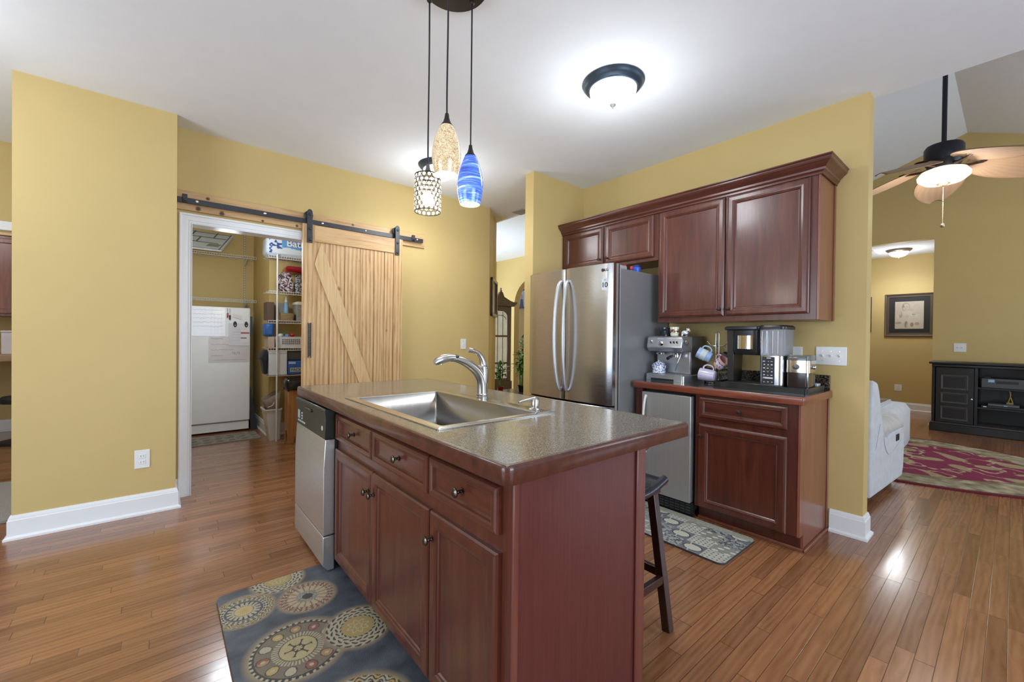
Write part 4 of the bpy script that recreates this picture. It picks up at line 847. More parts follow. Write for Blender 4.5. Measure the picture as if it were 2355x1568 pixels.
for j in range(nR):
    z = zt-hC*(j+.5)/nR
    for k in range(nC):
        a = 2*PI*(k+(.5 if j % 2 else 0))/nC; nr_ = (math.cos(a), math.sin(a), 0)
        cr.lathe([(.004, .003), (.0082, 0), (.004, -.003)], (cx_+rC*nr_[0], cy_+rC*nr_[1], z), nr_, 10)
cr.build('crystals', CRY, co, kind='stuff')
MB().sphere((cx_, cy_, zt-.105), .026, .026, .030).build('bulb', BULB, co, smooth=60)
point('pendant_light', (1.0, 1.58, 1.70), 6, (1, 0.9, 0.72), 0.10)
# ceiling fan
FXc, FYc = 5.90, 0.465
fn = thing('ceiling_fan', 'dark ceiling fan with palm leaf blades and a lit glass bowl in the living room', 'ceiling fan', (FXc, FYc, RZ))
NAVY = plain('fan_dark', (0.018, 0.020, 0.028), 0.4, metal=0.3)
MB().cyl((FXc, FYc, 3.17), (FXc, FYc, RZ-.01), .019).build('down_rod', NAVY, fn, smooth=40)
MB().lathe([(.02, 0), (.06, -.02), (.075, -.07), (.02, -.09)], (FXc, FYc, RZ+.0), n=24).build('canopy', NAVY, fn, smooth=40)
MB().lathe([(.03, .245), (.13, .225), (.145, .20), (.145, .07), (.135, .055), (.11, .0)], (FXc, FYc, 2.945), n=36).build('motor_housing', NAVY, fn, smooth=35)
def palm_mat():
    m, n, b = newmat('palm_leaf_blade'); v = coords(n, (1, 1, 1)); 
    at = N(n, 'Attribute'); at.attribute_name = 'pattern'
    n.links.new(at.outputs[0], b.inputs['Base Color']); b.inputs['Roughness'].default_value = 0.6
    bump(n, b, noise(n, v, 60, 3), 0.2); return m
PALM = palm_mat()
BR = .60
for k in range(5):
    a0 = math.radians(8.5+72*k); ca, sa = math.cos(a0), math.sin(a0); tilt = math.radians(-11)
    def P(u, v, ca=ca, sa=sa):
        r_ = .18+BR*u; wd = .215*math.sin(PI*min(1, .06+u*.98))**.62*(0.62+.5*u) if u < 1 else .0
        wd = .20*(math.sin(PI*(.05+.93*u**.8))**.55); s_ = (v-.5)*2*wd
        dz = -.17*u + .02*math.cos((v-.5)*PI) + s_*math.sin(tilt); s2 = s_*math.cos(tilt)
        return (FXc+ca*r_-sa*s2, FYc+sa*r_+ca*s2, 2.975+dz)
    def colr(u, v):
        base = (0.44, 0.29, 0.18); th = math.atan2((v-.5)*.5, .12+u); s_ = .5+.5*math.sin(th*62)
        ed = max(0, abs(v-.5)*2-.86)/.14; return lerp(lerp(base, (0.38, 0.24, 0.15), s_*.5), (0.32, 0.19, 0.11), max(ed, (u-.94)*12))
    bl = painted('blade', PALM, fn, P, colr, 40, 72, solid=0.008, smooth=60)
    MB().tube([(FXc+ca*.10, FYc+sa*.10, 2.96), (FXc+ca*.17, FYc+sa*.17, 2.955), (FXc+ca*.30, FYc+sa*.30, 2.968)], [.014, .012, .008], 8).sphere((FXc+ca*.29, FYc+sa*.29, 2.968), .05, .05, .008, 16, 8).build('blade_bracket', plain('bracket_brown', (0.10, 0.06, 0.045), 0.35, metal=0.6), bl, smooth=60)
MB().lathe([(.05, 0), (.06, -.02), (.075, -.045)], (FXc, FYc, 2.945), n=24).build('light_fitter', NICKEL, fn, smooth=40)
MB().lathe([(.10, .045), (.165, .02), (.192, -.02), (.188, -.05), (.14, -.09), (.02, -.105)], (FXc, FYc, 2.90), n=36).build('glass_bowl', glow('lit_fan_bowl', (1, 0.90, 0.72), 1.1), fn, smooth=60)
MB().lathe([(.05, .0), (.04, -.012), (.008, -.016), (.006, -.03)], (FXc, FYc, 2.795), n=20).build('bowl_cap', plain('cap_bronze', (0.3, 0.2, 0.12), 0.35, metal=0.7), fn, smooth=50)
mb = MB()
for k in range(34): mb.sphere((FXc, FYc, 2.765-k*.011), .0035, n=8, m=6)
mb.sphere((FXc, FYc, 2.385), .018, .018, .02).build('pull_chain', plain('chain_brass', (0.6, 0.5, 0.36), 0.3, metal=0.8), fn, smooth=60)
point('fan_light', (FXc, FYc, 2.62), 20, (1, 0.95, 0.88), 0.12)
# ================================================================ FLOOR MATS, STOOL
def roundrect_inside(w, h, r):
    def f(u, v):
        x = min(u, 1-u)*w; y = min(v, 1-v)*h
        return x > r or y > r or (r-x)**2+(r-y)**2 <= r*r
    return f
GB = (0.055, 0.075, 0.10); CREAM = (0.50, 0.44, 0.30); GOLD = (0.52, 0.36, 0.12); INKC = (0.022, 0.024, 0.03); RUST = (0.30, 0.09, 0.06); TAN = (0.36, 0.27, 0.16)
def matfn(u, v):
    x = u*.542; y = v*1.27; y = 1.27-y
    c = lerp((0.045, 0.052, 0.062), (0.14, 0.15, 0.165), fbm(x*9, y*14, 2)*1.3-.15)
    for mx, my, R_, kd in ((.085, .19, .115, 0), (.33, .25, .115, 1), (.215, .58, .165, 2), (.44, .60, .125, 3), (.25, .02, .11, 3), (.06, .95, .13, 1), (.30, 1.02, .16, 0)):
        dx, dy = x-mx, y-my; r_ = math.hypot(dx, dy)/R_; th = math.atan2(dy, dx)
        if r_ > 1.18: continue
        if r_ > 1.0:
            c = lerp(TAN, c, (r_-1)/.18); continue
        w1 = math.sin(th*(28 if kd != 2 else 44)); w2 = math.sin(th*14+1); w3 = math.cos(th*22)
        if kd == 0:
            if r_ < .30: c = lerp(GOLD, (0.62, 0.46, 0.2), r_/.3)
            elif r_ < .34: c = INKC if w1 > 0 else CREAM
            elif r_ < .56: c = INKC if abs(math.sin(th*9)) < .38+(r_-.34) and r_ > .38 else CREAM
            elif r_ < .64: c = GB
            elif r_ < .82: c = CREAM if (w1+math.sin(r_*70)) > -.2 else INKC
            else: c = (GOLD if w2 > .2 else CREAM) if math.sin(r_*60+w3*3) > -.4 else INKC
        elif kd == 1:
            if r_ < .2: c = INKC
            elif r_ < .42: c = (0.5, 0.46, 0.36) if math.sin(r_*60+w1*2.5) > -.3 else INKC
            elif r_ < .72: 
                pt = abs(math.sin(th*8)); c = lerp(GOLD, CREAM, pt) if pt > .25 else RUST
            else: c = (RUST if w1 > .2 else CREAM) if math.sin(r_*50+w2*4) > -.5 else (0.12, 0.06, 0.04)
        elif kd == 2:
            if r_ < .42:
                c = lerp((0.46, 0.36, 0.16), (0.56, 0.46, 0.24), fbm(x*60, y*60)); 
                if r_ < .30 and abs(math.sin(th*3)*math.cos(r_*14)) < .22: c = INKC
                if r_ > .40: c = INKC
            elif r_ < .56: c = CREAM if w1 > -.1 else (0.2, 0.14, 0.09)
            elif r_ < .90:
                s_ = th*11/(2*PI); fr_ = s_-math.floor(s_)-.5; k_ = int(math.floor(s_)); rr_ = math.hypot(fr_*1.5, (r_-.73)/.16*.5)
                c = (GOLD, (0.45, 0.25, 0.10), RUST, CREAM)[k_ % 4] if rr_ < .40 else (INKC if rr_ < .47 else (0.20, 0.16, 0.11))
                if rr_ < .16: c = CREAM
            elif r_ < .94: c = INKC
            else: c = CREAM if w1 > 0 else INKC
        else:
            if r_ < .52:
                c = (0.46, 0.33, 0.12)
                if abs(r_-.28-.06*math.cos(th*8)) < .025 or abs(r_-.12-.03*math.cos(th*6)) < .02: c = (0.6, 0.5, 0.28)
            else: c = CREAM if math.sin(th*20+math.sin(r_*24)*2.4)+math.sin(r_*44) > -.5 else INKC
        c = lerp(c, TAN, .12)
    return c
MATM = vcol('printed_mat', 0.5, 0.3)
km = thing('kitchen_mat', 'grey blue kitchen mat with medallion print in front of the island doors', 'mat', (.43, 1.72, 0))
ma0, mb0 = Vector((.199, 2.352, 0)), Vector((.205, 1.10, 0))
painted('printed_top', MATM, km, lambda u, v: (.203+.542*u, 1.085+1.27*v, .0155), matfn, 216, 500, roundrect_inside(.542, 1.27, .035))
R = [rect(.203, .745, 1.085, 2.355, z_, .035) for z_ in (0.0005, .0148)]
MB().rings(R).build('base', plain('mat_edge_dark', (0.05, 0.05, 0.05), 0.6), km, smooth=40)
def mat2fn(u, v):
    x = u*.46; y = v*1.19; cx2 = int(x/.115); cy2 = int(y/.132); fx2 = x/.115-cx2; fy2 = y/.132-cy2
    k = (cx2*3+cy2*5) % 4; base = ((0.62, 0.60, 0.50), (0.22, 0.24, 0.27), (0.45, 0.46, 0.44), (0.36, 0.36, 0.30))[k]
    c = lerp(base, tuple(b*.72 for b in base), fbm(x*30, y*30, 4))
    dx, dy = fx2-.5, fy2-.5; r_ = math.hypot(dx, dy*.8)
    if k == 0 and abs(math.sin(dx*14+2*dy)*math.cos(dy*16)) > .80: c = (0.16, 0.17, 0.15)
    if k == 1 and r_ < .36: c = (0.62, 0.60, 0.48) if r_ < .30 else (0.1, 0.1, 0.1)
    if k == 1 and abs(fy2-.55-.2*fx2) < .03: c = (0.6, 0.55, 0.45)
    if k == 2 and fbm(x*90, y*90, 9) > .52: c = (0.12, 0.12, 0.13)
    if k == 3 and (math.sin(x*160)+math.sin(y*90+x*40)) > 1.0: c = (0.66, 0.66, 0.60)
    if u > .86: c = lerp((0.3, 0.29, 0.2), (0.5, 0.5, 0.42), fbm(x*80, y*80))
    return c
k2 = thing('kitchen_mat', 'cream and grey patchwork print mat on the floor by the small fridge', 'mat', (2.57, 1.6, 0))
painted('printed_top', MATM, k2, lambda u, v: (2.352+.46*u, 1.0+1.19*v, .0125), mat2fn, 150, 380, roundrect_inside(.46, 1.19, .04))
MB().rings([rect(2.352, 2.812, 1.0, 2.19, z_, .04) for z_ in (0.0005, .0118)]).build('base', plain('mat_edge_dark', (0.05, 0.05, 0.05), 0.6), k2, smooth=40)
# counter stool tucked under the overhang
sl_ = thing('counter_stool', 'dark brown wooden counter stool with black leather sling seat by the island', 'stool', (1.53, 1.17, 0))
DW_ = wood('dark_stool_wood', (0.018, 0.006, 0.005), (0.032, 0.010, 0.008), (0.05, 0.018, 0.012), 'z', 0.3, 0.4)
sx0, sx1, sy0, sy1 = 1.345, 1.70, 0.975, 1.36
for x, y, fx2, fy2 in ((sx1-.05, sy0+.03, 1.655, .925), (sx0+.05, sy0+.03, 1.385-.01, .925), (sx1-.05, sy1-.03, 1.655, 1.41), (sx0+.05, sy1-.03, 1.375, 1.41)):
    MB().bar((fx2, fy2, 0), (x, y, .575), .036, .036, (0, 1, 0)).build('leg', DW_, sl_, 0.003)
for y_ in (0.950, 1.385): MB().bar((1.385, y_, .215), (1.65, y_, .215), .022, .034).build('stretcher', DW_, sl_, 0.002)
for x_ in (1.385, 1.65): MB().bar((x_, .952, .235), (x_, 1.383, .235), .022, .034).build('stretcher', DW_, sl_, 0.002)
for x_ in (sx0+.02, sx1-.012): MB().tube([(x_, sy0-.015, .612), (x_, sy1+.015, .612)], .013, 14).build('seat_rail', wood('stool_rail', (0.12, 0.03, 0.015), (0.2, 0.055, 0.03), (0.26, 0.08, 0.04), 'y', .3, .4), sl_, smooth=50)
for y_ in (sy0+.02, sy1-.02): MB().box(sx0+.02, sx1-.02, y_-.014, y_+.014, .565, .60).build('apron', DW_, sl_, 0.003)
R = []
for y in (sy0, sy0+.02, (sy0+sy1)/2, sy1-.02, sy1):
    row = []; e_ = 0 if y in (sy0, sy1) else .004
    for k in range(15):
        t = k/14; x = sx0+(sx1-sx0)*t; z = .632-.035*math.sin(PI*t)+e_
        if k in (0, 14): z -= .012
        row.append((x, y, z))
    R.append(row+[(x, y, z-.012) for x, y, z in row[::-1]])
MB().rings(R).build('seat', plain('black_leather', (0.008, 0.011, 0.02), 0.32, coat=0.25, bmp=0.3, bscale=120), sl_, smooth=50)
for y_ in (sy0, sy1): MB().tube([(sx0+(sx1-sx0)*k/10, y_, .622-.035*math.sin(PI*k/10)) for k in range(11)], .018, 14).build('seat_roll', MAT['black_leather'], sl_, smooth=50)
# ================================================================ PANTRY
WIREW = plain('white_wire', (0.74, 0.73, 0.70), 0.4, var=0.02)
fz = thing('upright_freezer', 'white upright freezer standing in the pantry covered with notes', 'freezer', (0.5, 6.6, 0))
FW = plain('freezer_white', (0.86, 0.87, 0.88), 0.35, var=0.02, bmp=0.05)
box('body', FW, 0.12, 0.890, 6.40, 6.93, 0.02, 1.565, fz, 0.01)
box('door', FW, 0.115, 0.893, 6.327, 6.395, 0.135, 1.575, fz, 0.012)
box('base_grille', FW, 0.125, 0.885, 6.35, 6.40, 0.02, 0.125, fz, 0.004)
YF = 6.3265
wbm = plain('whiteboard_film', (0.74, 0.71, 0.70), 0.2, coat=0.3, var=0.02)
def sheet(name, label, cat, x0, x1, z0, z1, mat, d=.003, y=YF, grp=None):
    t = thing(name, label, cat, ((x0+x1)/2, y, z0), grp); box('sheet', mat, x0, x1, y-d, y, z0, z1, t); return t
def scribble(t, x0, x1, z, y, mat, n=14, amp=.006, th=.0012, seed=0):
    random.seed(seed); pts = []
    for k in range(n*4): pts.append((x0+(x1-x0)*k/(n*4)+random.uniform(-.002, .002), y, z+random.uniform(-amp, amp)))
    return MB().tube(pts, th, 5).build('handwriting', mat, t)
PINKI = plain('ink_pink', (0.45, 0.18, 0.18), 0.5); GREYI = plain('ink_grey', (0.18, 0.18, 0.2), 0.5)
c = sheet('whiteboard', 'white calendar board with faded handwriting high on the freezer door', 'whiteboard', .13, .625, 1.212, 1.568, wbm)
for k in range(5): scribble(c, .30, .60, 1.53-.05*k, YF-.004, PINKI if k % 2 == 0 else GREYI, 10, .008, .001, k)
mb = MB()
for k in range(4): mb.box(.48+.035*k, .4805+.035*k, YF-.0035, YF-.003, 1.24, 1.50)
for k in range(6): mb.box(.40, .62, YF-.0035, YF-.003, 1.24+.05*k, 1.2405+.05*k)
mb.build('grid_lines', GREYI, c)
c = sheet('whiteboard', 'lower faded note board on the middle of the freezer door', 'whiteboard', .455, .888, .885, 1.205, plain('note_film', (0.66, 0.62, 0.61), 0.3))
for k in range(4): scribble(c, .48, .60+.06*(k % 3), 1.18-.07*k, YF-.004, PINKI if k % 2 else GREYI, 8, .008, .0011, 20+k)
scribble(c, .50, .86, .915, YF-.004, GREYI, 16, .004, .001, 31); scribble(c, .70, .78, 1.0, YF-.004, GREYI, 6, .02, .001, 32)
c = sheet('paper_note', 'large white paper clipped to the top right of the freezer door', 'paper', .660, .886, 1.092, 1.375, plain('note_paper', (0.74, 0.74, 0.80), 0.6), .004, YF-.0045)
mb = MB()
for k in range(5): mb.box(.69, .80, YF-.0095, YF-.009, 1.16+.035*k, 1.1615+.035*k)
mb.build('lines', plain('print_grey', (0.3, 0.3, 0.32), 0.5), c)
c = sheet('leaflet', 'small leaflet with red and black bands over the large paper on the freezer', 'paper', .785, .882, 1.135, 1.345, PAPER, .002, YF-.010)
box('band', plain('band_red', (0.45, 0.08, 0.09), 0.5), .787, .880, YF-.0128, YF-.012, 1.245, 1.265, c); box('band', INK, .787, .85, YF-.0128, YF-.012, 1.185, 1.195, c)
for x, l in ((.725, 'left'), (.845, 'right')):
    t = thing('magnet_clip', 'black oval magnet clip holding the papers on the freezer, %s one' % l, 'magnet', (x, YF-.014, 1.36))
    MB().sphere((x, YF-.022, 1.365), .019, .008, .036).build('clip', INK, t, smooth=60); MB().cyl((x, YF-.0305, 1.35), (x, YF-.034, 1.35), .006).build('hole', PAPER, t)
for x, cc, l in ((.648, (0.45, 0.03, 0.05), 'red'), (.672, (0.02, 0.02, 0.025), 'black')):
    t = thing('marker_pen', '%s marker hanging by its cord on the freezer door' % l, 'marker', (x, YF-.012, 1.45))
    MB().cyl((x, YF-.012, 1.42 if l == 'black' else 1.445), (x, YF-.012, 1.475 if l == 'black' else 1.50), .009).build('pen', plain('marker_'+l, cc, .4), t, smooth=40); MB().tube([(x, YF-.012, 1.475), (x, YF-.008, 1.56)], .002, 6).build('cord', INK, t)
t = thing('paper_note', 'small tilted paper strip at the top of the freezer door', 'paper', (.76, YF-.006, 1.45)); MB().hexa([(.70, YF-.008, 1.452), (.80, YF-.008, 1.425), (.80, YF-.006, 1.425), (.70, YF-.006, 1.452), (.705, YF-.008, 1.50), (.80, YF-.008, 1.47), (.80, YF-.006, 1.47), (.705, YF-.006, 1.50)]).build('sheet', PAPER, t)
t = thing('blue_folder', 'dark blue flat case clinging to the right side of the freezer', 'folder', (.90, 6.45, 1.2)); box('case', plain('case_navy', (0.03, 0.06, 0.09), .5), .8935, .918, 6.34, 6.52, 1.215, 1.47, t, .003)
t = thing('folded_board', 'dark flat board leaning between freezer and pantry wall', 'board', (.95, 6.5, 0)); MB().hexa([(.905, 6.36, .001), (.985, 6.36, .001), (.985, 6.75, .001), (.905, 6.75, .001), (.897, 6.36, .56), (.905, 6.36, .56), (.905, 6.75, .56), (.897, 6.75, .56)]).build('board', plain('board_dark', (0.03, 0.03, 0.035), .5), t)
# pantry runner
def runfn(u, v):
    x, y = u*.95, v*.3; c = lerp((0.16, 0.15, 0.12), (0.36, 0.33, 0.26), fbm(x*26, y*26, 5)*1.4-.2)
    if v < .10 or v > .92: c = (0.30, 0.28, 0.25)
    elif abs(math.sin(x*26)*math.sin(y*30)) > .6: c = (0.12, 0.12, 0.10)
    return c
rn = thing('pantry_rug', 'small patterned grey rug in front of the pantry freezer', 'rug', (.45, 5.9, 0))
painted('printed_top', vcol('rug_short', .9, .4, .2), rn, lambda u, v: (0.0+.93*u, 5.72+.42*v+.05*u, .0085), runfn, 160, 60)
MB().hexa([(0, 5.72, .0003), (.93, 5.77, .0003), (.93, 6.19, .0003), (0, 6.14, .0003), (0, 5.72, .008), (.93, 5.77, .008), (.93, 6.19, .008), (0, 6.14, .008)]).build('backing', plain('rug_backing', (0.2, 0.19, 0.17), .9), rn)
def wshelf(name, label, x0, x1, y0, y1, z, grp, brk=None, lipz=.03):
    t = thing(name, label, 'wire shelf', ((x0+x1)/2, y1, z), grp)
    mb = MB()
    for y, zz, r_ in ((y0, z, .003), (y0, z-lipz, .003), ((y0+y1)/2, z-.004, .003), (y1-.01, z, .003)): mb.cyl((x0, y, zz), (x1, y, zz), r_, n=8)
    n_ = int((x1-x0)/.026)
    for k in range(n_+1):
        x = x0+(x1-x0)*k/n_; mb.tube([(x, y1-.01, z), (x, y0, z), (x, y0, z-lipz)], .0017, 5)
    mb.build('wire_grid', WIREW, t)
    for bx_ in (brk or []):
        MB().hexa([(bx_-.003, y1, z-.10), (bx_+.003, y1, z-.10), (bx_+.003, y1, z-.005), (bx_-.003, y1, z-.005), (bx_-.003, y1-.03, z-.10), (bx_+.003, y1-.03, z-.10), (bx_+.003, y0+.02, z-.005), (bx_-.003, y0+.02, z-.005)]).build('bracket', WIREW, t)
    return t
wshelf('wire_shelf', 'upper white wire shelf on the back wall over the freezer', -.30, 1.005, 6.66, 6.968, 2.29, 'wire shelves over the freezer', [.908, .1])
wshelf('wire_shelf', 'lower white wire shelf on the back wall just over the freezer', -.30, 1.008, 6.66, 6.968, 1.70, 'wire shelves over the freezer', [.908, .1])
t = thing('shelf_standard', 'white slotted metal shelf standard on the pantry back wall', 'shelf standard', (.908, 6.965, 1.2)); mb = MB().box(.899, .917, 6.958, 6.9695, 1.2, 2.72)
mb.build('standard', plain('standard_tan', (0.42, 0.34, 0.2), .5), t)
mb = MB()
for k in range(44): mb.box(.904, .912, 6.9565, 6.958, 1.22+.034*k, 1.234+.034*k)
mb.build('slots', WIREW, t)
# white panelled boards on the top shelf
t = thing('board_game_panel', 'white board with dark line pattern lying tilted on the upper wire shelf', 'board', (.3, 6.7, 2.3))
PB = plain('panel_pale', (0.66, 0.70, 0.70), .5)
def tp(u, v, d=0): return (-.25+u*.86+v*.17, 6.655+v*.30, 2.31+v*.27+d)
MB().hexa([tp(0, 0), tp(1, 0), tp(1, 1), tp(0, 1), tp(0, 0, .02), tp(1, 0, .02), tp(1, 1, .02), tp(0, 1, .02)]).build('board', PB, t)
mb = MB()
for u0, u1, v0, v1 in ((.4, 1, .02, .03), (.96, .975, 0, 1), (.4, .9, .35, .38), (.4, .95, .66, .69), (.62, .64, .35, .66), (.5, .52, .66, 1), (.78, .80, .66, 1), (.4, .97, .93, .96)):
    mb.hexa([tp(u0, v0, 0.0205), tp(u1, v0, 0.0205), tp(u1, v1, 0.0205), tp(u0, v1, 0.0205), tp(u0, v0, 0.0225), tp(u1, v0, 0.0225), tp(u1, v1, 0.0225), tp(u0, v1, 0.0225)])
mb.build('printed_lines', plain('line_slate', (0.15, 0.18, 0.2), .6), t)
mb = MB().hexa([tp(.78, .15, 0.0205), tp(.93, .15, 0.0205), tp(.95, .32, 0.0205), tp(.80, .32, 0.0205), tp(.78, .15, 0.0230), tp(.93, .15, 0.0230), tp(.95, .32, 0.0230), tp(.80, .32, 0.0230)]); mb.build('printed_patch', plain('patch_olive', (0.3, 0.3, 0.22), .6), t)
# right shelf unit
SX_ = 0.955; zs = [2.155, 1.742, 1.402, 1.083]
nm_ = ['top wire shelf of the right pantry stack, under the tissue pack', 'second wire shelf of the right pantry stack, under the folded bags', 'third wire shelf of the right pantry stack, under the baskets', 'lowest wire shelf of the right pantry stack, under the white bin']
for z, l in zip(zs, nm_): wshelf('wire_shelf', l, SX_, 2.1, 5.50, 5.848, z, 'wire shelves on the right')
t = thing('shelf_pole', 'white upright pole at the front of the right pantry shelves', 'pole', (1.041, 5.49, 0)); MB().cyl((1.041, 5.488, 0.0), (1.041, 5.488, 2.17), .009).build('pole', WIREW, t, smooth=40)
def pk(name, label, cat, x0, x1, y0, y1, z0, z1, mat, bev=.01, grp=None, **k):
    t = thing(name, label, cat, ((x0+x1)/2, (y0+y1)/2, z0), grp); box('body', mat, x0, x1, y0, y1, z0, z1, t, bev, **k); return t
# tissue pack
def bagfn(u, v):
    c = (0.72, 0.76, 0.80) if v < .30+.14*vn(u*6, 0, 2) else lerp((0.08, 0.25, 0.62), (0.18, 0.45, 0.75), fbm(u*9, v*5))
    if u < .22: c = (0.75, 0.77, 0.82) if vn(u*26, v*9) > .42 else (0.04, 0.10, 0.32)
    if vn(u*18, v*14, 6) > .87: c = (0.03, 0.07, 0.3)
    return c
t = thing('tissue_pack', 'blue and white plastic pack of bath tissue on the top pantry shelf', 'tissue pack', (1.15, 5.62, 2.16))
MB().rings([rect(.955, 1.60, 5.52, 5.80, 2.161, .05), rect(.93, 1.62, 5.50, 5.82, 2.20, .06), rect(.935, 1.62, 5.505, 5.82, 2.35, .06), rect(.97, 1.6, 5.53, 5.80, 2.39, .05)]).build('pack', plain('pack_film', (0.6, 0.66, 0.75), .3, coat=.4), t, smooth=60)
painted('printed_front', vcol('printed_film', .25, .1, 0, .5), t, lambda u, v: (.955+.60*u, 5.499-.012*math.sin(PI*v)-.004*vn(u*12, v*6), 2.185+.19*v), bagfn, 90, 50, smooth=60)
text('brand_lettering', 'Bath', PAPER, t, (1.235, 5.478, 2.31), (1, 0, 0), (0, .05, 1), .115, .001, offset=.002)
# folded leopard bag, dark bags, red bag
LEO = speckle('leopard_print', [(0.36, (0.02, 0.014, 0.02)), (0.48, (0.30, 0.16, 0.20)), (0.6, (0.62, 0.52, 0.55))], 70, .6, 0)
def sack(name, label, x0, x1, z0, z1, y0, y1, mat, lean=0, top=None):
    t = thing(name, label, 'bag', ((x0+x1)/2, (y0+y1)/2, z0)); w_ = x1-x0
    MB().rings([rect(x0, x1, y0, y1, z0, .015), rect(x0-.004+lean*.3, x1+.004+lean*.3, y0, y1, z0+(z1-z0)*.4, .02), rect(x0+w_*.12+lean*.8, x1-w_*.12+lean*.8, y0+.03, y1-.03, z0+(z1-z0)*.85, .015), rect(x0+w_*.25+lean, x1-w_*.25+lean, y0+.05, y1-.05, z1, .01)]).build('body', mat, t, smooth=60); return t
sack('folded_bag', 'leopard print folded bag on the second pantry shelf', 1.055, 1.222, 1.745, 1.98, 5.52, 5.64, LEO)
sack('folded_bag', 'black and white spotted folded bag right of the leopard one', 1.242, 1.325, 1.745, 1.96, 5.52, 5.60, speckle('spotted_black', [(0.5, (0.012, 0.012, 0.016)), (0.62, (0.4, 0.4, 0.42))], 130, .6, 0), -.008)
sack('folded_bag', 'plain navy bag at the back of the second pantry shelf', 1.28, 1.50, 1.745, 1.93, 5.62, 5.80, plain('bag_navy', (0.015, 0.03, 0.05), .6))
t = thing('red_bag', 'glossy red bag on top of the dark bags on the second pantry shelf', 'bag', (1.3, 5.66, 1.94)); MB().rings([rect(1.16, 1.5, 5.60, 5.80, 2.00, .03), rect(1.15, 1.52, 5.58, 5.82, 2.03, .04), rect(1.17, 1.5, 5.60, 5.80, 2.065, .03)]).build('body', plain('bag_red', (0.35, 0.008, 0.02), .25, coat=.4), t, smooth=60)
# baskets and bottle
WKR = wood('wicker_weave', (0.16, 0.10, 0.05), (0.33, 0.23, 0.12), (0.45, 0.34, 0.2), 'x', .7, 0, 6, .9)
def basket(name, label, x0, x1, y0, y1, z0, z1, mat, lid=None):
    t = thing(name, label, 'basket', ((x0+x1)/2, (y0+y1)/2, z0))
    MB().rings([rect(x0+.012, x1-.012, y0+.012, y1-.012, z0, .02), rect(x0, x1, y0, y1, z1, .025), rect(x0+.008, x1-.008, y0+.008, y1-.008, z1, .02), rect(x0+.02, x1-.02, y0+.02, y1-.02, z0+.01, .02)]).build('basket', mat, t, smooth=35)
    if lid: MB().rings([rect(x0-.006, x1+.006, y0-.006, y1+.006, z1, .03), rect(x0-.006, x1+.006, y0-.006, y1+.006, z1+.03, .03), rect(x0+.02, x1-.02, y0+.02, y1-.02, z1+.04, .03)]).build('lid', lid, t, smooth=35)
    return t
basket('wicker_basket', 'low brown wicker basket at the front of the third pantry shelf', 1.065, 1.235, 5.51, 5.66, 1.406, 1.495, WKR)
basket('wicker_basket', 'tall grey wicker basket with cream lid on the third pantry shelf', 1.245, 1.42, 5.52, 5.70, 1.406, 1.60, wood('wicker_grey', (0.10, 0.09, 0.08), (0.28, 0.26, 0.22), (0.42, 0.39, 0.34), 'x', .7, 0, 6, .9), plain('lid_cream', (0.55, 0.5, 0.4), .6))
pk('brown_box', 'brown and white carton at the left end of the third pantry shelf', 'box', .955, 1.03, 5.60, 5.80, 1.406, 1.62, plain('carton_brown', (0.12, 0.07, 0.045), .7), .003)
pk('grey_box', 'grey box behind the wicker basket on the third pantry shelf', 'box', 1.055, 1.20, 5.70, 5.82, 1.406, 1.62, plain('carton_grey', (0.30, 0.28, 0.25), .6), .003)
t = thing('spray_bottle', 'green and blue spray bottle standing in the low wicker basket', 'bottle', (1.165, 5.60, 1.42)); MB().lathe([(.034, 0), (.034, .06), (.030, .08)], (1.155, 5.60, 1.42), n=20).build('base', plain('bottle_green', (0.25, 0.6, 0.05), .3), t, smooth=40); MB().lathe([(.030, .08), (.026, .15), (.018, .21)], (1.155, 5.60, 1.42), n=20).build('label', plain('bottle_blue', (0.25, 0.45, 0.7), .3), t, smooth=40); MB().lathe([(.016, .21), (.010, .25), (.004, .275)], (1.155, 5.60, 1.42), n=16).build('nozzle', PAPER, t, smooth=40)
# white bin with things
t = basket('plastic_bin', 'white slotted plastic bin on the lowest pantry wire shelf', 1.035, 1.40, 5.505, 5.72, 1.086, 1.215, plain('bin_white', (0.66, 0.66, 0.67), .4))
mb = MB()
for k in range(9):
    for j in range(3): mb.box(1.10+.022*k, 1.112+.022*k, 5.5045+.003*(2-j)*.6, 5.51, 1.13+.022*j, 1.142+.022*j)
mb.build('slots', plain('slot_dark', (0.12, 0.11, 0.12), .6), [c_ for c_ in bpy.data.objects if c_.parent == t][0])
for x, z, r_, c_, l in ((1.10, 1.225, .032, (0.7, 0.75, 0.8), 'white round tub'), (1.165, 1.222, .03, (0.2, 0.3, 0.6), 'blue pouch'), (1.225, 1.235, .026, (0.55, 0.02, 0.03), 'red ball cap'), (1.13, 1.245, .02, (0.1, 0.3, 0.2), 'green packet')):
    t = thing('bin_item', l+' poking out of the white plastic bin', 'container', (x, 5.60, z-.03)); MB().sphere((x, 5.60, z), r_, r_, r_*.9).build('item', plain('item_'+l[:4], c_, .4), t, smooth=60)
pk('blue_cooler_bag', 'blue rounded case left of the white bin on the pantry shelf', 'case', .935, 1.03, 5.56, 5.80, 1.215, 1.37, plain('case_blue', (0.03, 0.12, 0.40), .5), .03)
pk('pink_box', 'pale carton under the blue case on the pantry shelf', 'box', .965, 1.03, 5.56, 5.80, 1.087, 1.213, plain('carton_pale', (0.50, 0.38, 0.30), .6), .004)
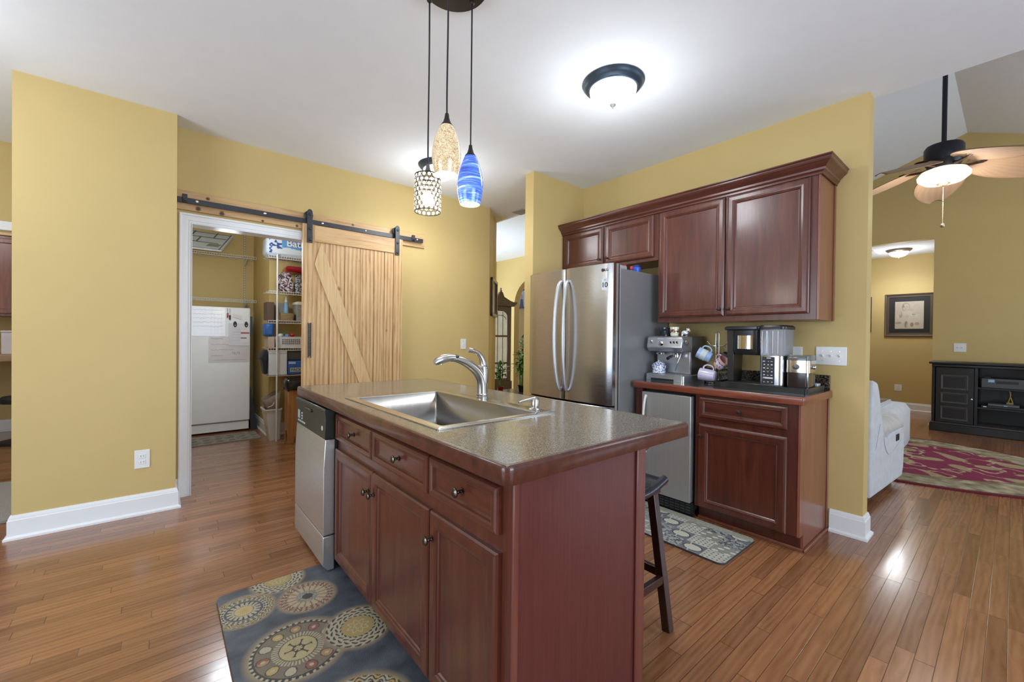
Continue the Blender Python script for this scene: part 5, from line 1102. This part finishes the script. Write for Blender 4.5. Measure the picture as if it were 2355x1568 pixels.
# hanging things below
t = thing('paper_bag', 'tall white cardboard organiser standing below the wire shelves', 'box', (1.06, 5.6, .76)); box('body', plain('carton_white', (0.66, 0.66, 0.68), .5), .965, 1.155, 5.52, 5.80, .765, 1.050, t, .004)
t = thing('black_umbrella', 'black folded umbrella hanging left of the white organiser', 'umbrella', (.93, 5.65, .75)); MB().rings([rect(.925, .955, 5.55, 5.70, .78, .01), rect(.905, .957, 5.54, 5.72, .93, .012), rect(.875, .957, 5.53, 5.72, .965, .01), rect(.925, .955, 5.55, 5.70, 1.06, .01)]).build('canopy', plain('umbrella_black', (0.012, 0.012, 0.014), .6), t, smooth=40)
t = pk('dark_box', 'dark grey box above the blue detergent box', 'box', 1.165, 1.45, 5.56, 5.80, .935, 1.045, plain('box_dark', (0.08, 0.08, 0.08), .5), .006)
t = pk('detergent_box', 'blue box with yellow label below the pantry shelves', 'box', 1.165, 1.45, 5.53, 5.80, .765, .928, plain('box_blue', (0.03, 0.12, 0.45), .35, coat=.3), .008)
l_ = box('label', plain('label_yellow', (0.55, 0.48, 0.22), .5), 1.19, 1.33, 5.527, 5.530, .795, .845, t); text('label_lettering', 'PACK', plain('ink_blue', (0.04, 0.12, 0.35), .5), l_, (1.255, 5.5265, .819), (1, 0, 0), (0, 0, 1), .045, .0005, offset=.001)
box('label_band', plain('label_pale', (0.45, 0.55, 0.75), .5), 1.175, 1.25, 5.527, 5.530, .89, .915, t)
t = thing('low_shelf', 'white wire shelf at bin height on the pantry wall, lowest of all', 'wire shelf', (1.5, 5.7, .755)); mb = MB()
for y in (5.50, 5.66, 5.84): mb.cyl((.955, y, .757), (2.1, y, .757), .003, n=8)
for k in range(44): mb.cyl((.955+.026*k, 5.50, .757), (.955+.026*k, 5.845, .757), .0017, n=5)
mb.build('wire_grid', WIREW, t)
# wooden trash bin
tbn = thing('wooden_trash_bin', 'pine wood trash bin with black bag and arched feet in the pantry doorway', 'trash bin', (1.27, 5.42, 0))
PINED = wood('bin_pine', (0.30, 0.12, 0.04), (0.46, 0.21, 0.08), (0.55, 0.29, 0.13), 'z', .4, .2, 1.2)
bx0, bx1, by0, by1 = 1.118, 1.46, 5.262, 5.46
arc = lambda x0, x1: [(x0, 0)]+[((x0+x1)/2-(x1-x0)/2*math.cos(PI*k/10), .04+.10*math.sin(PI*k/10)) for k in range(11)]+[(x1, 0)]
MB().prism([(bx0, 0), (bx0+.05, 0)]+arc(bx0+.06, bx1-.06)+[(bx1, 0), (bx1, .62), (bx0, .62)], lambda a, b, d: (a, d, b), by0, by0+.018).build('front_panel', PINED, tbn, .002)
MB().prism([(by0+.019, 0), (by0+.03, 0)]+arc(by0+.045, by1-.035)+[(by1, 0), (by1, .62), (by0+.019, .62)], lambda a, b, d: (d, a, b), bx0, bx0+.018).build('side_panel', PINED, tbn, .002)
MB().prism([(by0+.019, 0), (by0+.03, 0)]+arc(by0+.045, by1-.035)+[(by1, 0), (by1, .62), (by0+.019, .62)], lambda a, b, d: (d, a, b), bx1-.018, bx1).build('side_panel', PINED, tbn, .002)
box('back_panel', PINED, bx0+.019, bx1-.019, by1-.018, by1, .10, .62, tbn)
R = []
random.seed(8)
for z, o in ((.60, .010), (.645, .016), (.70, .014), (.735, .006), (.74, -.02), (.66, -.03)):
    rg = rect(bx0-o, bx1+o, by0-o, by1+o, z, .03, 9); R.append([(x+random.uniform(-.007, .007), y+random.uniform(-.007, .007), zz+random.uniform(-.014, .014)) for x, y, zz in rg])
MB().rings(R, False, True).build('bin_bag', plain('bin_bag_black', (0.008, 0.008, 0.009), .22, coat=.3), tbn, smooth=60)
# white waste basket with paper bag
wb = thing('waste_basket', 'white plastic waste basket holding a brown paper bag beside the wooden bin', 'waste basket', (1.0, 5.65, 0))
MB().rings([rect(.985, 1.10, 5.56, 5.75, .0, .02), rect(.935, 1.108, 5.52, 5.80, .35, .025), rect(.922, 1.112, 5.51, 5.81, .355, .025), rect(.922, 1.112, 5.51, 5.81, .37, .025), rect(.94, 1.10, 5.525, 5.795, .37, .025), rect(.985, 1.09, 5.57, 5.74, .01, .02)]).build('basket', plain('basket_white', (0.68, 0.67, 0.65), .4), wb, smooth=30)
pb = thing('paper_bag', 'crumpled brown paper bag tilted inside the white waste basket', 'bag', (1.0, 5.65, .3))
MB().rings([rect(.99, 1.09, 5.56, 5.76, .30, .01), rect(.945, 1.09, 5.54, 5.77, .42, .012), [(x, y, z+(x-.93)*.55) for x, y, z in rect(.930, 1.10, 5.55, 5.78, .475, .012)]], True, False).build('bag', plain('kraft_paper', (0.26, 0.20, 0.15), .8, var=.15, scale=20, bmp=.3), pb, smooth=30, solid=.003)
MB().tube(bez([(1.03, 5.55, .47), (1.02, 5.53, .40), (.99, 5.52, .41), (.96, 5.53, .395)], 12), .004, 6).build('string', PAPER, pb)
# ================================================================ LIVING ROOM
BLK = plain('console_black', (0.010, 0.009, 0.008), .45, coat=.05, var=.1)
BLKE = plain('console_edge_worn', (0.06, 0.055, 0.052), .35)
tv = thing('media_console', 'long black media console with panelled door and open shelves', 'media console', (8.62, -.2, 0))
cy0, cy1 = -1.15, .735
box('base', BLK, 8.355, 8.84, cy0-.02, cy1+.02, 0, .105, tv, .008)
box('base_lip', BLKE, 8.362, 8.845, cy0-.01, cy1+.01, .105, .125, tv, .006)
box('top', BLK, 8.33, 8.85, cy0-.03, cy1+.03, .935, .965, tv, .008); box('top_frame', BLK, 8.35, 8.85, cy0, cy1, .895, .935, tv, .008)
for y in (cy0, -.42-.02, .30, cy1-.03): box('side_panel', BLK, 8.385, 8.84, y, y+.03, .125, .895, tv, .002)
box('back_panel', BLK, 8.82, 8.84, cy0, cy1, .125, .895, tv)
for z in (.352, .618): box('shelf', BLK, 8.40, 8.82, cy0+.03, .30, z, z+.022, tv, .002)
dr = box('door', BLK, 8.375, 8.39, .335, .695, .13, .89, tv, .002)
for z0, z1 in ((.165, .355), (.395, .545), (.585, .79)):
    R = []
    for ins, h in ((0, 0), (.004, .006), (.014, .006), (.022, .0), (.03, -.002)): R.append([(8.375-h-.0005, .385+ins, z0+ins), (8.375-h-.0005, .65-ins, z0+ins), (8.375-h-.0005, .65-ins, z1-ins), (8.375-h-.0005, .385+ins, z1-ins)])
    MB().rings(R).build('door_panel', BLKE, dr, smooth=20)
    R = [[(8.3745, .412, z0+.027), (8.3745, .623, z0+.027), (8.3745, .623, z1-.027), (8.3745, .412, z1-.027)], [(8.3715, .412, z0+.027), (8.3715, .623, z0+.027), (8.3715, .623, z1-.027), (8.3715, .412, z1-.027)]]
    MB().rings(R).build('panel_field', BLK, dr)
MB().lathe([(.014, 0), (.012, .014), (.004, .018)], (8.375, .352, .472), (-1, 0, 0), 14).build('knob', CHROME, dr, smooth=40)
av = thing('av_receiver', 'dark grey audio receiver on the upper shelf of the black console', 'receiver', (8.6, 0, .64)); box('case', plain('av_grey', (0.07, 0.07, 0.07), .4), 8.44, 8.74, -.17, .27, .6405, .765, av, .004)
box('display', INK, 8.436, 8.44, -.05, .14, .70, .735, av); box('sticker', plain('sticker_blue', (0.35, 0.5, 0.7), .4), 8.4365, 8.44, .155, .21, .715, .75, av); MB().lathe([(.022, 0), (.02, .015)], (8.44, -.125, .705), (-1, 0, 0), 20).build('volume_knob', plain('av_grey', (0.07, 0.07, 0.07), .4), av, smooth=40)
t = thing('remote_control', 'dark remote control lying on the audio receiver', 'remote', (8.55, .22, .766)); box('body', BLACKP, 8.5, 8.54, .19, .26, .7655, .785, t, .005)
t = thing('disc_player', 'black disc player on the lower shelf of the black console', 'disc player', (8.6, .02, .375)); box('case', BLACKP, 8.44, 8.70, -.25, .27, .3745, .40, t, .003); box('label', PAPER, 8.437, 8.44, .22, .25, .380, .392, t)
t = thing('cable_box', 'thin grey cable box on top of the disc player', 'cable box', (8.6, .08, .40)); box('case', plain('cable_grey', (0.10, 0.11, 0.11), .4), 8.46, 8.68, -.06, .21, .4005, .428, t, .004); box('light', PAPER, 8.457, 8.46, .04, .07, .408, .414, t)
t = thing('gold_statuette', 'slim gold statuette on the middle shelf of the black console', 'figurine', (8.62, .02, .43)); MB().box(8.60, 8.66, -.01, .05, .4285, .45).tube(bez([(8.63, .035, .45), (8.63, .03, .50), (8.63, .0, .54), (8.63, .03, .60)], 8), .012, 8).tube(bez([(8.63, .0, .45), (8.63, .01, .52), (8.63, .04, .55), (8.63, .01, .59)], 8), .010, 8).build('figure', plain('gold_dull', (0.30, 0.22, 0.07), .4, metal=.6), t, smooth=50)
# oval rug
RCX, RCY, RAX, RAY = 6.20, .95, 1.22, 1.62
def rugfn(u, v):
    x = (u*2-1); y = (v*2-1); r_ = math.hypot(x, y); X, Y = x*RAX, y*RAY
    n1 = fbm(X*6+9, Y*6+4, 1); n2 = fbm(X*14, Y*14, 7)
    if r_ > .965: return (0.13, 0.008, 0.02)
    if r_ > .74 + .02*math.sin(math.atan2(Y, X)*30):
        return lerp((0.14, 0.10, 0.05), (0.52, 0.45, 0.28), n2*1.6-.3)
    c = lerp((0.18, 0.006, 0.035), (0.24, 0.012, 0.07), n1)
    th = math.atan2(Y, X)
    if abs(math.sin(X*9+2*math.sin(Y*5))*math.cos(Y*8+1.5*math.sin(X*6))) > .62: c = lerp((0.42, 0.33, 0.18), (0.3, 0.2, 0.1), n2)
    if abs(fbm(X*4+3, Y*4, 3)-.5) < .022: c = (0.45, 0.36, 0.2)
    if r_ > .71: c = (0.2, 0.15, 0.07)
    return c
rg = thing('oval_rug', 'oval crimson rug with gold leaf pattern and cream border in the living room', 'rug', (RCX, RCY, 0))
painted('pile', vcol('rug_pile', .95, .3, 0), rg, lambda u, v: (RCX+RAX*(u*2-1), RCY+RAY*(v*2-1), .0125), rugfn, 240, 300, lambda u, v: (u*2-1)**2+(v*2-1)**2 <= 1)
MB().rings([[(RCX+RAX*math.cos(2*PI*k/96), RCY+RAY*math.sin(2*PI*k/96), z) for k in range(96)] for z in (.0005, .012)]).build('backing', plain('rug_red_edge', (0.14, 0.01, 0.025), .9), rg)
# grey recliner behind the wall end
FAB = plain('grey_microfibre', (0.60, 0.62, 0.64), .85, sheen=.3, var=.08, scale=14, bmp=.15, bscale=60)
def prof_extrude(name, prof, y0, y1, par, mat, bev=.03): return MB().prism(prof, lambda a, b, d: (a, d, b), y0, y1).build(name, mat, par, bev, 4, smooth=60)
rc = thing('recliner', 'light grey upholstered recliner with its back to the kitchen', 'armchair', (4.05, .668, 0), rz=math.radians(-3.5))
def LP(a, b): return (a, b)
side = [(0.00, .06), (.40, .06), (.94, .06), (.985, .14), (1.0, .30), (1.0, .42), (.93, .50), (.70, .50), (.45, .46), (.36, .50), (.30, .62), (.20, .86), (.15, .925), (.08, .94), (.035, .92), (.02, .80), (.0, .40)]
sk_ = MB().prism(side, lambda a, b, d: (a, d, b), 0.0, .16).build('side_panel', FAB, rc, .022, 4, smooth=60, world=False)
MB().prism(side, lambda a, b, d: (a, d, b), .84, 1.0).build('side_panel', FAB, rc, .022, 4, smooth=60, world=False)
MB().prism([(0.01, .08), (.26, .08), (.34, .42), (.30, .60), (.19, .90), (.06, .93), (.03, .85)], lambda a, b, d: (a, d, b), .162, .838).build('backrest', FAB, rc, .03, 4, smooth=60, world=False)
FAB2 = plain('taupe_cushion', (0.52, 0.49, 0.46), .85, sheen=.4, var=.12, scale=14, bmp=.3, bscale=30)
MB().rings([[(x, y, z) for x, y, z in rect(.30, 1.0, .02, .98, z0, .09)] for z0 in (.47,)]+[rect(.28, 1.03, -.005, .99, .50, .10), rect(.28, 1.03, -.005, .99, .555, .10), rect(.33, .98, .04, .94, .60, .09)]).build('seat_cushion', FAB2, rc, smooth=60, world=False)
MB().prism([(.93, .10), (1.01, .10), (1.02, .44), (.93, .46)], lambda a, b, d: (a, d, b), .162, .838).build('footrest', FAB, rc, .02, 3, smooth=60, world=False)
box('control_plate', BLACKP, .70, .79, -.006, -.0005, .40, .455, rc, .004, world=False)
MB().tube([(.02, -.001, .40), (.12, -.003, .42), (.22, -.003, .60)], .003, 6).build('piping', plain('piping_pale', (0.6, 0.62, 0.66), .7), rc, world=False)
MB().tube(bez([(.33, -.002, .50), (.36, -.003, .34), (.5, -.003, .26), (.62, -.003, .33), (.9, -.003, .40)], 14), .003, 6).build('piping', MAT['piping_pale'], rc, world=False)
for x, y in ((.08, .08), (.85, .08), (.08, .9), (.85, .9)): MB().cyl((x, y, 0), (x, y, .07), .025, .03).build('foot', BLACKP, rc, world=False)
s2 = thing('sectional_seat', 'light grey sectional end with rounded front beyond the recliner', 'sofa', (6.5, 1.2, 0))
MB().rings([rect(5.95, 7.0, .80, 1.9, .0135, .14), rect(5.93, 7.02, .78, 1.92, .08, .16), rect(5.93, 7.02, .78, 1.92, .44, .16), rect(5.97, 6.98, .82, 1.88, .50, .14)]).build('body', FAB, s2, smooth=60)
t = thing('sofa_tray', 'brown wooden tray with pale rim resting on the sectional end', 'tray', (6.4, 1.2, .50)); MB().rings([rect(6.1, 6.75, .95, 1.6, .5005, .02), rect(6.1, 6.75, .95, 1.6, .515, .02)]).build('board', plain('tray_brown', (0.2, 0.13, 0.06), .3), t, .002); edgeband('rim', 6.085, 6.765, .935, 1.615, .5005, .545, t, plain('rim_pale', (0.55, 0.55, 0.57), .4), .014, .03)
# hallway picture
def babyfn(u, v):
    c = lerp((0.60, 0.53, 0.42), (0.50, 0.43, 0.33), fbm(u*3, v*3, 1))
    def blob(cx3, cy3, rx, ry, col, soft=.35):
        nonlocal c
        d = math.hypot((u-cx3)/rx, (v-cy3)/ry); t = max(0, min(1, (1+soft-d)/soft)); c = lerp(c, col, t)
    blob(.45, .46, .30, .17, (0.63, 0.56, 0.45)); blob(.55, .34, .30, .12, (0.60, 0.53, 0.42)); blob(.30, .40, .16, .13, (0.58, 0.50, 0.40))
    blob(.20, .52, .05, .10, (0.40, 0.30, 0.21)); blob(.19, .56, .035, .06, (0.56, 0.44, 0.33)); blob(.66, .53, .05, .03, (0.30, 0.22, 0.15)); blob(.67, .56, .045, .035, (0.58, 0.48, 0.37))
    blob(.40, .16, .05, .10, (0.30, 0.22, 0.15)); blob(.44, .12, .03, .06, (0.52, 0.42, 0.32)); blob(.60, .15, .05, .07, (0.32, 0.24, 0.16)); blob(.78, .18, .07, .05, (0.42, 0.30, 0.23)); blob(.12, .22, .10, .04, (0.40, 0.30, 0.22))
    blob(.38, .80, .125, .135, (0.34, 0.26, 0.18), .2); blob(.39, .79, .105, .12, (0.58, 0.49, 0.38), .2)
    for ex3 in (.345, .425): blob(ex3, .80, .014, .010, (0.22, 0.16, 0.11))
    blob(.385, .765, .010, .008, (0.42, 0.32, 0.24)); blob(.385, .728, .028, .008, (0.32, 0.21, 0.16)); blob(.30, .82, .018, .05, (0.30, 0.22, 0.15))
    c = lerp(c, (0.3, 0.23, 0.16), .25*max(0, fbm(u*9, v*9, 6)-.55)*3)
    return c
def frame(name, label, X, y0, y1, z0, z1, fn, fcol, w_=.05, mat_w=.07, far=None):
    t = thing(name, label, 'picture', (X, (y0+y1)/2, z0))
    R = []
    for ins, d in ((0, 0), (0, .022), (.008, .03), (.022, .026), (.032, .018), (w_-.006, .016), (w_, .008), (w_, .004)): R.append([(X-d, y0+ins, z0+ins), (X-d, y1-ins, z0+ins), (X-d, y1-ins, z1-ins), (X-d, y0+ins, z1-ins)])
    MB().rings(R, False, False).build('frame', fcol, t, smooth=20)
    box('mount', plain('mount_black', (0.015, 0.013, 0.012), .6), X-.006, X-.002, y0+w_-.002, y1-w_+.002, z0+w_-.002, z1-w_+.002, t)
    a0, a1, b0, b1 = y0+w_+mat_w, y1-w_-mat_w, z0+w_+mat_w, z1-w_-mat_w
    painted('picture_print', vcol('print_paper', .4), t, lambda u, v: (X-.0068, a1+(a0-a1)*u, b0+(b1-b0)*v), fn, 110, 110)
    return t
FRB = plain('frame_bronze', (0.12, 0.085, 0.06), .35, metal=.3, coat=.3)
frame('picture_frame', 'bronze framed sepia photograph of a baby on the hallway wall', 10.349, .885, 1.545, 1.335, 2.108, babyfn, FRB, .065, .075)
frame('picture_frame', 'dark picture frame mostly hidden behind the kitchen wall end', 10.349, 1.735, 2.25, 1.42, 2.08, babyfn, FRB, .065, .075)
t = thing('ceiling_vent', 'white ceiling vent in the hallway beyond the living room', 'vent', (9.6, 1.7, 2.8)); MB().box(9.35, 9.85, 1.56, 1.80, 2.792, 2.7998).build('grille', TRIM, t, .003)
mb = MB()
for k in range(7): mb.box(9.37, 9.83, 1.585+.03*k, 1.59+.03*k, 2.788, 2.792)
mb.build('slats', plain('slat_grey', (0.4, 0.4, 0.42), .5), t)
t = thing('ceiling_vent', 'small grey ceiling vent at the hall opening beside the fridge wall', 'vent', (3.42, 4.0, H)); MB().box(3.32, 3.48, 3.80, 4.0, H-.008, H-.0003).build('grille', plain('slat_grey', (0.4, 0.4, 0.42), .5), t, .002)
# ================================================================ FOYER
CHD = wood('clock_mahogany', (0.02, 0.006, 0.005), (0.045, 0.014, 0.010), (0.075, 0.025, 0.016), 'z', .3, .4)
gc = thing('grandfather_clock', 'tall dark wooden grandfather clock with arched glass door in the foyer', 'clock', (5.6, 7.2, 0))
kx0, kx1, ky0, ky1 = 5.24, 5.84, 7.0, 7.28
box('base', CHD, kx0-.02, kx1+.02, ky0-.02, ky1, 0, .30, gc, .01)
box('back', CHD, kx0, kx1, ky1-.02, ky1, .30, 1.90, gc)
for a, b in ((kx0, kx0+.10), (kx1-.10, kx1)): box('side_post', CHD, a, b, ky0, ky1-.02, .30, 1.90, gc, .006)
arch = [(kx0+.10, 1.90), (kx0+.10, 1.68)]+[((kx0+kx1)/2-(.20)*math.cos(PI*k/14), 1.68+.13*math.sin(PI*k/14)) for k in range(15)]+[(kx1-.10, 1.68), (kx1-.10, 1.90)]
MB().prism(arch, lambda a, b, d: (a, d, b), ky0+.002, ky0+.03).build('arch_rail', CHD, gc, .002)
for z in (.69, 1.265): box('cross_rail', CHD, kx0+.10, kx1-.10, ky0+.004, ky0+.03, z-.018, z+.018, gc)
box('bottom_rail', CHD, kx0+.10, kx1-.10, ky0+.004, ky0+.03, .30, .36, gc)
GL = plain('painted_light_glass', (0.85, 0.90, 0.94), .15, coat=.5)  # window light seen through the glass is put into its pale colour
box('glass', GL, kx0+.10, kx1-.10, ky0+.014, ky0+.018, .34, 1.80, gc)
mb = MB()
for x in ((kx0+kx1)/2-.07, (kx0+kx1)/2+.07): mb.box(x-.004, x+.004, ky0+.008, ky0+.0135, .36, 1.78)
mb.tube([((kx0+kx1)/2-.16*math.cos(PI*k/14), ky0+.010, 1.62+.09*math.sin(PI*k/14)) for k in range(15)], .005, 6).build('glass_bars', BLACKM, gc)
MB().prism([(kx0-.02, 1.90), (kx1+.02, 1.90), (kx1+.10, 1.97), (kx1+.11, 2.00), (kx0-.11, 2.00), (kx0-.10, 1.97)], lambda a, b, d: (a, d, b), ky0-.07, ky1).build('cornice', CHD, gc, .006)
MB().prism([(kx0-.08, 2.0), (kx1+.05, 2.0), (kx1-.06, 2.03), ((kx0+kx1)/2+.08, 2.10), ((kx0+kx1)/2+.03, 2.20), ((kx0+kx1)/2-.04, 2.20), ((kx0+kx1)/2-.10, 2.10), (kx0+.04, 2.03)], lambda a, b, d: (a, d, b), ky0-.03, ky0+.02).build('pediment', CHD, gc, .004)
MB().lathe([(.02, 0), (.03, .03), (.012, .05), (.02, .07), (.003, .10)], ((kx0+kx1)/2, ky0, 2.195), n=14).build('finial', CHD, gc, smooth=50)
# picture on the angled wall
t = thing('mirror_frame', 'dark framed mirror hanging on the angled wall edge by the hall', 'mirror', (3.25, 4.27, 1.5))
d45 = Vector((1, 1, 0)).normalized(); n45 = Vector((1, -1, 0)).normalized()
def A45(s, z, o): p = Vector((3.016, 4.037, 0))+d45*s+n45*o; return (p.x, p.y, z)
def bx45(s0, s1, z0, z1, o0, o1): return [A45(s0, z0, o0), A45(s1, z0, o0), A45(s1, z0, o1), A45(s0, z0, o1), A45(s0, z1, o0), A45(s1, z1, o0), A45(s1, z1, o1), A45(s0, z1, o1)]
mb = MB(); S0, S1 = .10, .60
for a in ((S0, S0+.05, 1.50, 1.97), (S1-.05, S1, 1.50, 1.97), (S0, S1, 1.50, 1.54), (S0, S1, 1.93, 1.97)): mb.hexa(bx45(*a, .0005, .03))
mb.build('frame', CHD, t, .004); MB().hexa(bx45(S0+.05, S1-.05, 1.54, 1.93, .004, .012)).build('glass', plain('mirror_glass', (0.75, 0.78, 0.82), .06, metal=.9), t)
# picture beyond the arch
def portfn(u, v):
    c = lerp((0.25, 0.40, 0.62), (0.65, 0.7, 0.75), v+.2*fbm(u*4, v*4)); 
    if (u-.5)**2*1.6+(v-.62)**2 < .03: c = (0.5, 0.34, 0.24)
    if v < .5 and abs(u-.5) < .18+.3*(.5-v): c = (0.05, 0.05, 0.09)
    return c
frame('picture_frame', 'small framed portrait on the wall seen through the foyer arch', 7.599, 8.50, 8.84, 2.03, 2.56, portfn, FRB, .03, .01)
# plants on a small table
pt = thing('plant_stand', 'small dark table holding potted plants in the hall opening', 'table', (4.08, 4.84, 0))
box('table_top', CHD, 3.80, 4.36, 4.60, 5.10, .40, .425, pt, .006)
for x in (3.83, 4.30):
    for y in (4.63, 5.04): box('leg', CHD, x, x+.03, y, y+.03, 0, .40, pt, .003)
LEAF = plain('leaf_green', (0.09, 0.24, 0.04), .4, coat=.1, var=.35, scale=12); LEAF2 = plain('leaf_dark', (0.035, 0.10, 0.03), .45, var=.4, scale=12); STEM = plain('stem_green', (0.16, 0.30, 0.07), .45)
def leaf(mb, p, d, L, W, droop=.4):
    p = Vector(p); d = Vector(d).normalized(); s = d.cross(Vector((0, 0, 1)))
    if s.length < .05: s = Vector((1, 0, 0))
    s.normalize(); R = []
    for k in range(9):
        t_ = k/8; w_ = W*math.sin(PI*min(.97, .08+t_*.9))**.8; q_ = p+d*L*t_+Vector((0, 0, -droop*L*t_*t_)); R.append([q_-s*w_+Vector((0, 0, w_*.3)), q_, q_+s*w_+Vector((0, 0, w_*.3)), q_+Vector((0, 0, -.0015))])
    mb.rings(R)
def plant(name, label, x, y, z0, stems, pot, pr=.07, ph=.10, seed=1, mat=LEAF, nl=6, L=.22, W=.028):
    random.seed(seed); t = thing(name, label, 'potted plant', (x, y, z0))
    MB().lathe([(pr*.75, 0), (pr, ph), (pr*1.05, ph), (pr*.9, ph), (pr*.88, ph*.85), (.001, ph*.85)], (x, y, z0), n=24).build('pot', pot, t, smooth=35)
    sm = MB(); lm = MB()
    for dx, dy, hh in stems:
        top = Vector((x+dx*1.4, y+dy*1.4, z0+hh)); b0 = Vector((x+dx*.5, y+dy*.5, z0+ph*.8)); sm.tube([b0, (b0+top)/2+Vector((dx, dy, 0))*.3, top], .007, 8)
        for k in range(nl):
            q_ = b0.lerp(top, .45+.55*k/(nl-1)); a = random.uniform(0, 2*PI); leaf(lm, q_, (math.cos(a), math.sin(a), random.uniform(.5, 1.5)), L*random.uniform(.7, 1.1), W, random.uniform(.2, .8))
    sm.build('stems', STEM, t, smooth=50); lm.build('leaves', mat, t, smooth=60, kind='stuff')
    return t
REDP = plain('pot_red', (0.3, 0.02, 0.02), .35); TRP = plain('pot_black', (0.015, 0.013, 0.012), .4)
plant('lucky_bamboo', 'lucky bamboo with broad leaves in a small red pot, left on the plant stand', 3.93, 4.95, .4255, [(.0, .0, .44), (.02, -.01, .34), (-.02, .01, .36), (.01, .02, .28)], REDP, .05, .07, 3)
plant('green_plant', 'tall leafy green plant in a black pot, right on the plant stand', 4.19, 4.76, .4255, [(.0, .0, .55), (.02, -.02, .62), (-.02, .01, .45), (.03, .02, .4), (-.01, -.03, .5)], TRP, .07, .09, 9, nl=9)
plant('dark_plant', 'dark fine-leaved plant standing on the floor behind the plant stand', 4.66, 5.30, 0, [(.0, .0, 1.25), (.03, .0, 1.1), (-.03, .02, 1.0), (.0, .04, .9), (.02, -.03, 1.2)], TRP, .12, .3, 12, LEAF2, 24, .12, .014)
# ================================================================ ROOM ON THE FAR LEFT
oc = thing('office_cabinet', 'reddish wall cabinet with orange top light in the room at far left', 'cabinet', (-1.7, 7.85, 1.42))
RD = wood('office_cherry', (0.12, 0.035, 0.018), (0.19, 0.06, 0.03), (0.26, 0.09, 0.05), 'z', .35, .2)
box('body', RD, -3.2, -.70, 7.62, 8.04, 1.42, 2.36, oc, .002); box('top_light_board', plain('board_painted_light', (0.6, 0.38, 0.18), .5), -3.2, -.70, 7.60, 8.04, 2.365, 2.40, oc, .003)  # glow of the orange top light is put into the board colour
for x0 in (-3.16, -2.66, -2.16, -1.66, -1.18):
    R = []
    for ins, h in ((0, 0), (0, .014), (.006, .02), (.05, .02), (.06, .010), (.07, .009)): R.append([(x0+ins, 7.62-h, 1.45+ins), (x0+.46-ins, 7.62-h, 1.45+ins), (x0+.46-ins, 7.62-h, 2.33-ins), (x0+ins, 7.62-h, 2.33-ins)])
    MB().rings(R).build('door', RD, oc, smooth=20)
od = thing('office_desk', 'light wood desk counter below the red cabinets at far left', 'desk', (-2, 7.6, 0)); box('desk_top', wood('desk_wood', (0.3, 0.16, 0.07), (0.42, 0.24, 0.11), (0.5, 0.32, 0.16), 'x', .4, .1), -3.2, -.75, 7.25, 8.04, .90, .98, od, .006)
for x in (-3.15, -.85): box('side_panel', MAT['desk_wood'], x, x+.04, 7.32, 8.0, 0, .90, od)
t = thing('canister', 'white square canister on the desk at far left', 'canister', (-1.30, 7.4, .98)); box('body', plain('canister_white', (0.66, 0.6, 0.58), .4), -1.375, -1.19, 7.33, 7.47, .9805, 1.23, t, .006); box('lid', plain('canister_white', (0.66, 0.6, 0.58), .4), -1.38, -1.185, 7.325, 7.475, 1.23, 1.25, t, .004)
t = thing('office_chair', 'dark round backed chair tucked at the desk, far left', 'chair', (-1.2, 7.0, 0)); MB().sphere((-1.15, 7.0, .80), .09, .05, .16).build('backrest', plain('chair_black', (0.02, 0.02, 0.022), .5), t, smooth=60); MB().cyl((-1.15, 7.1, .05), (-1.15, 7.1, .5), .02).build('post', plain('chair_black', (0.02, 0.02, 0.022), .5), t, smooth=40); MB().lathe([(.2, 0), (.2, .05), (.18, .07)], (-1.15, 7.12, .45), n=24).build('seat', plain('chair_black', (0.02, 0.02, 0.022), .5), t, smooth=40); MB().lathe([(.2, 0), (.2, .03), (.03, .06)], (-1.15, 7.1, 0), n=24).build('base', plain('chair_black', (0.02, 0.02, 0.022), .5), t, smooth=40)
MB().bar((-1.15, 7.06, .48), (-1.15, 7.01, .72), .05, .012).build('back_support', plain('chair_black', (0.02, 0.02, 0.022), .5), t)
t = thing('shag_rug', 'grey beige textured rug on the floor at far left', 'rug', (-1.4, 4.7, 0)); box('pile', plain('rug_grey_beige', (0.30, 0.27, 0.23), .95, var=.35, scale=160, bmp=.9, bscale=200, sheen=.3), -2.4, -.73, 4.16, 5.24, .0005, .018, t, .005)
point('office_light', (-1.8, 6.6, 2.4), 22, (0.9, 1, 1.1), .15); point('passage_light', (-1.9, 4.4, 2.3), 10, (0.9, 1, 1.1), .15); point('dining_light', (-1.15, 3.1, 2.3), 13, (0.95, 1, 1.05), .12)
point('pantry_light', (0.5, 4.9, 2.1), 24, (0.9, 1, 1.1), .12)
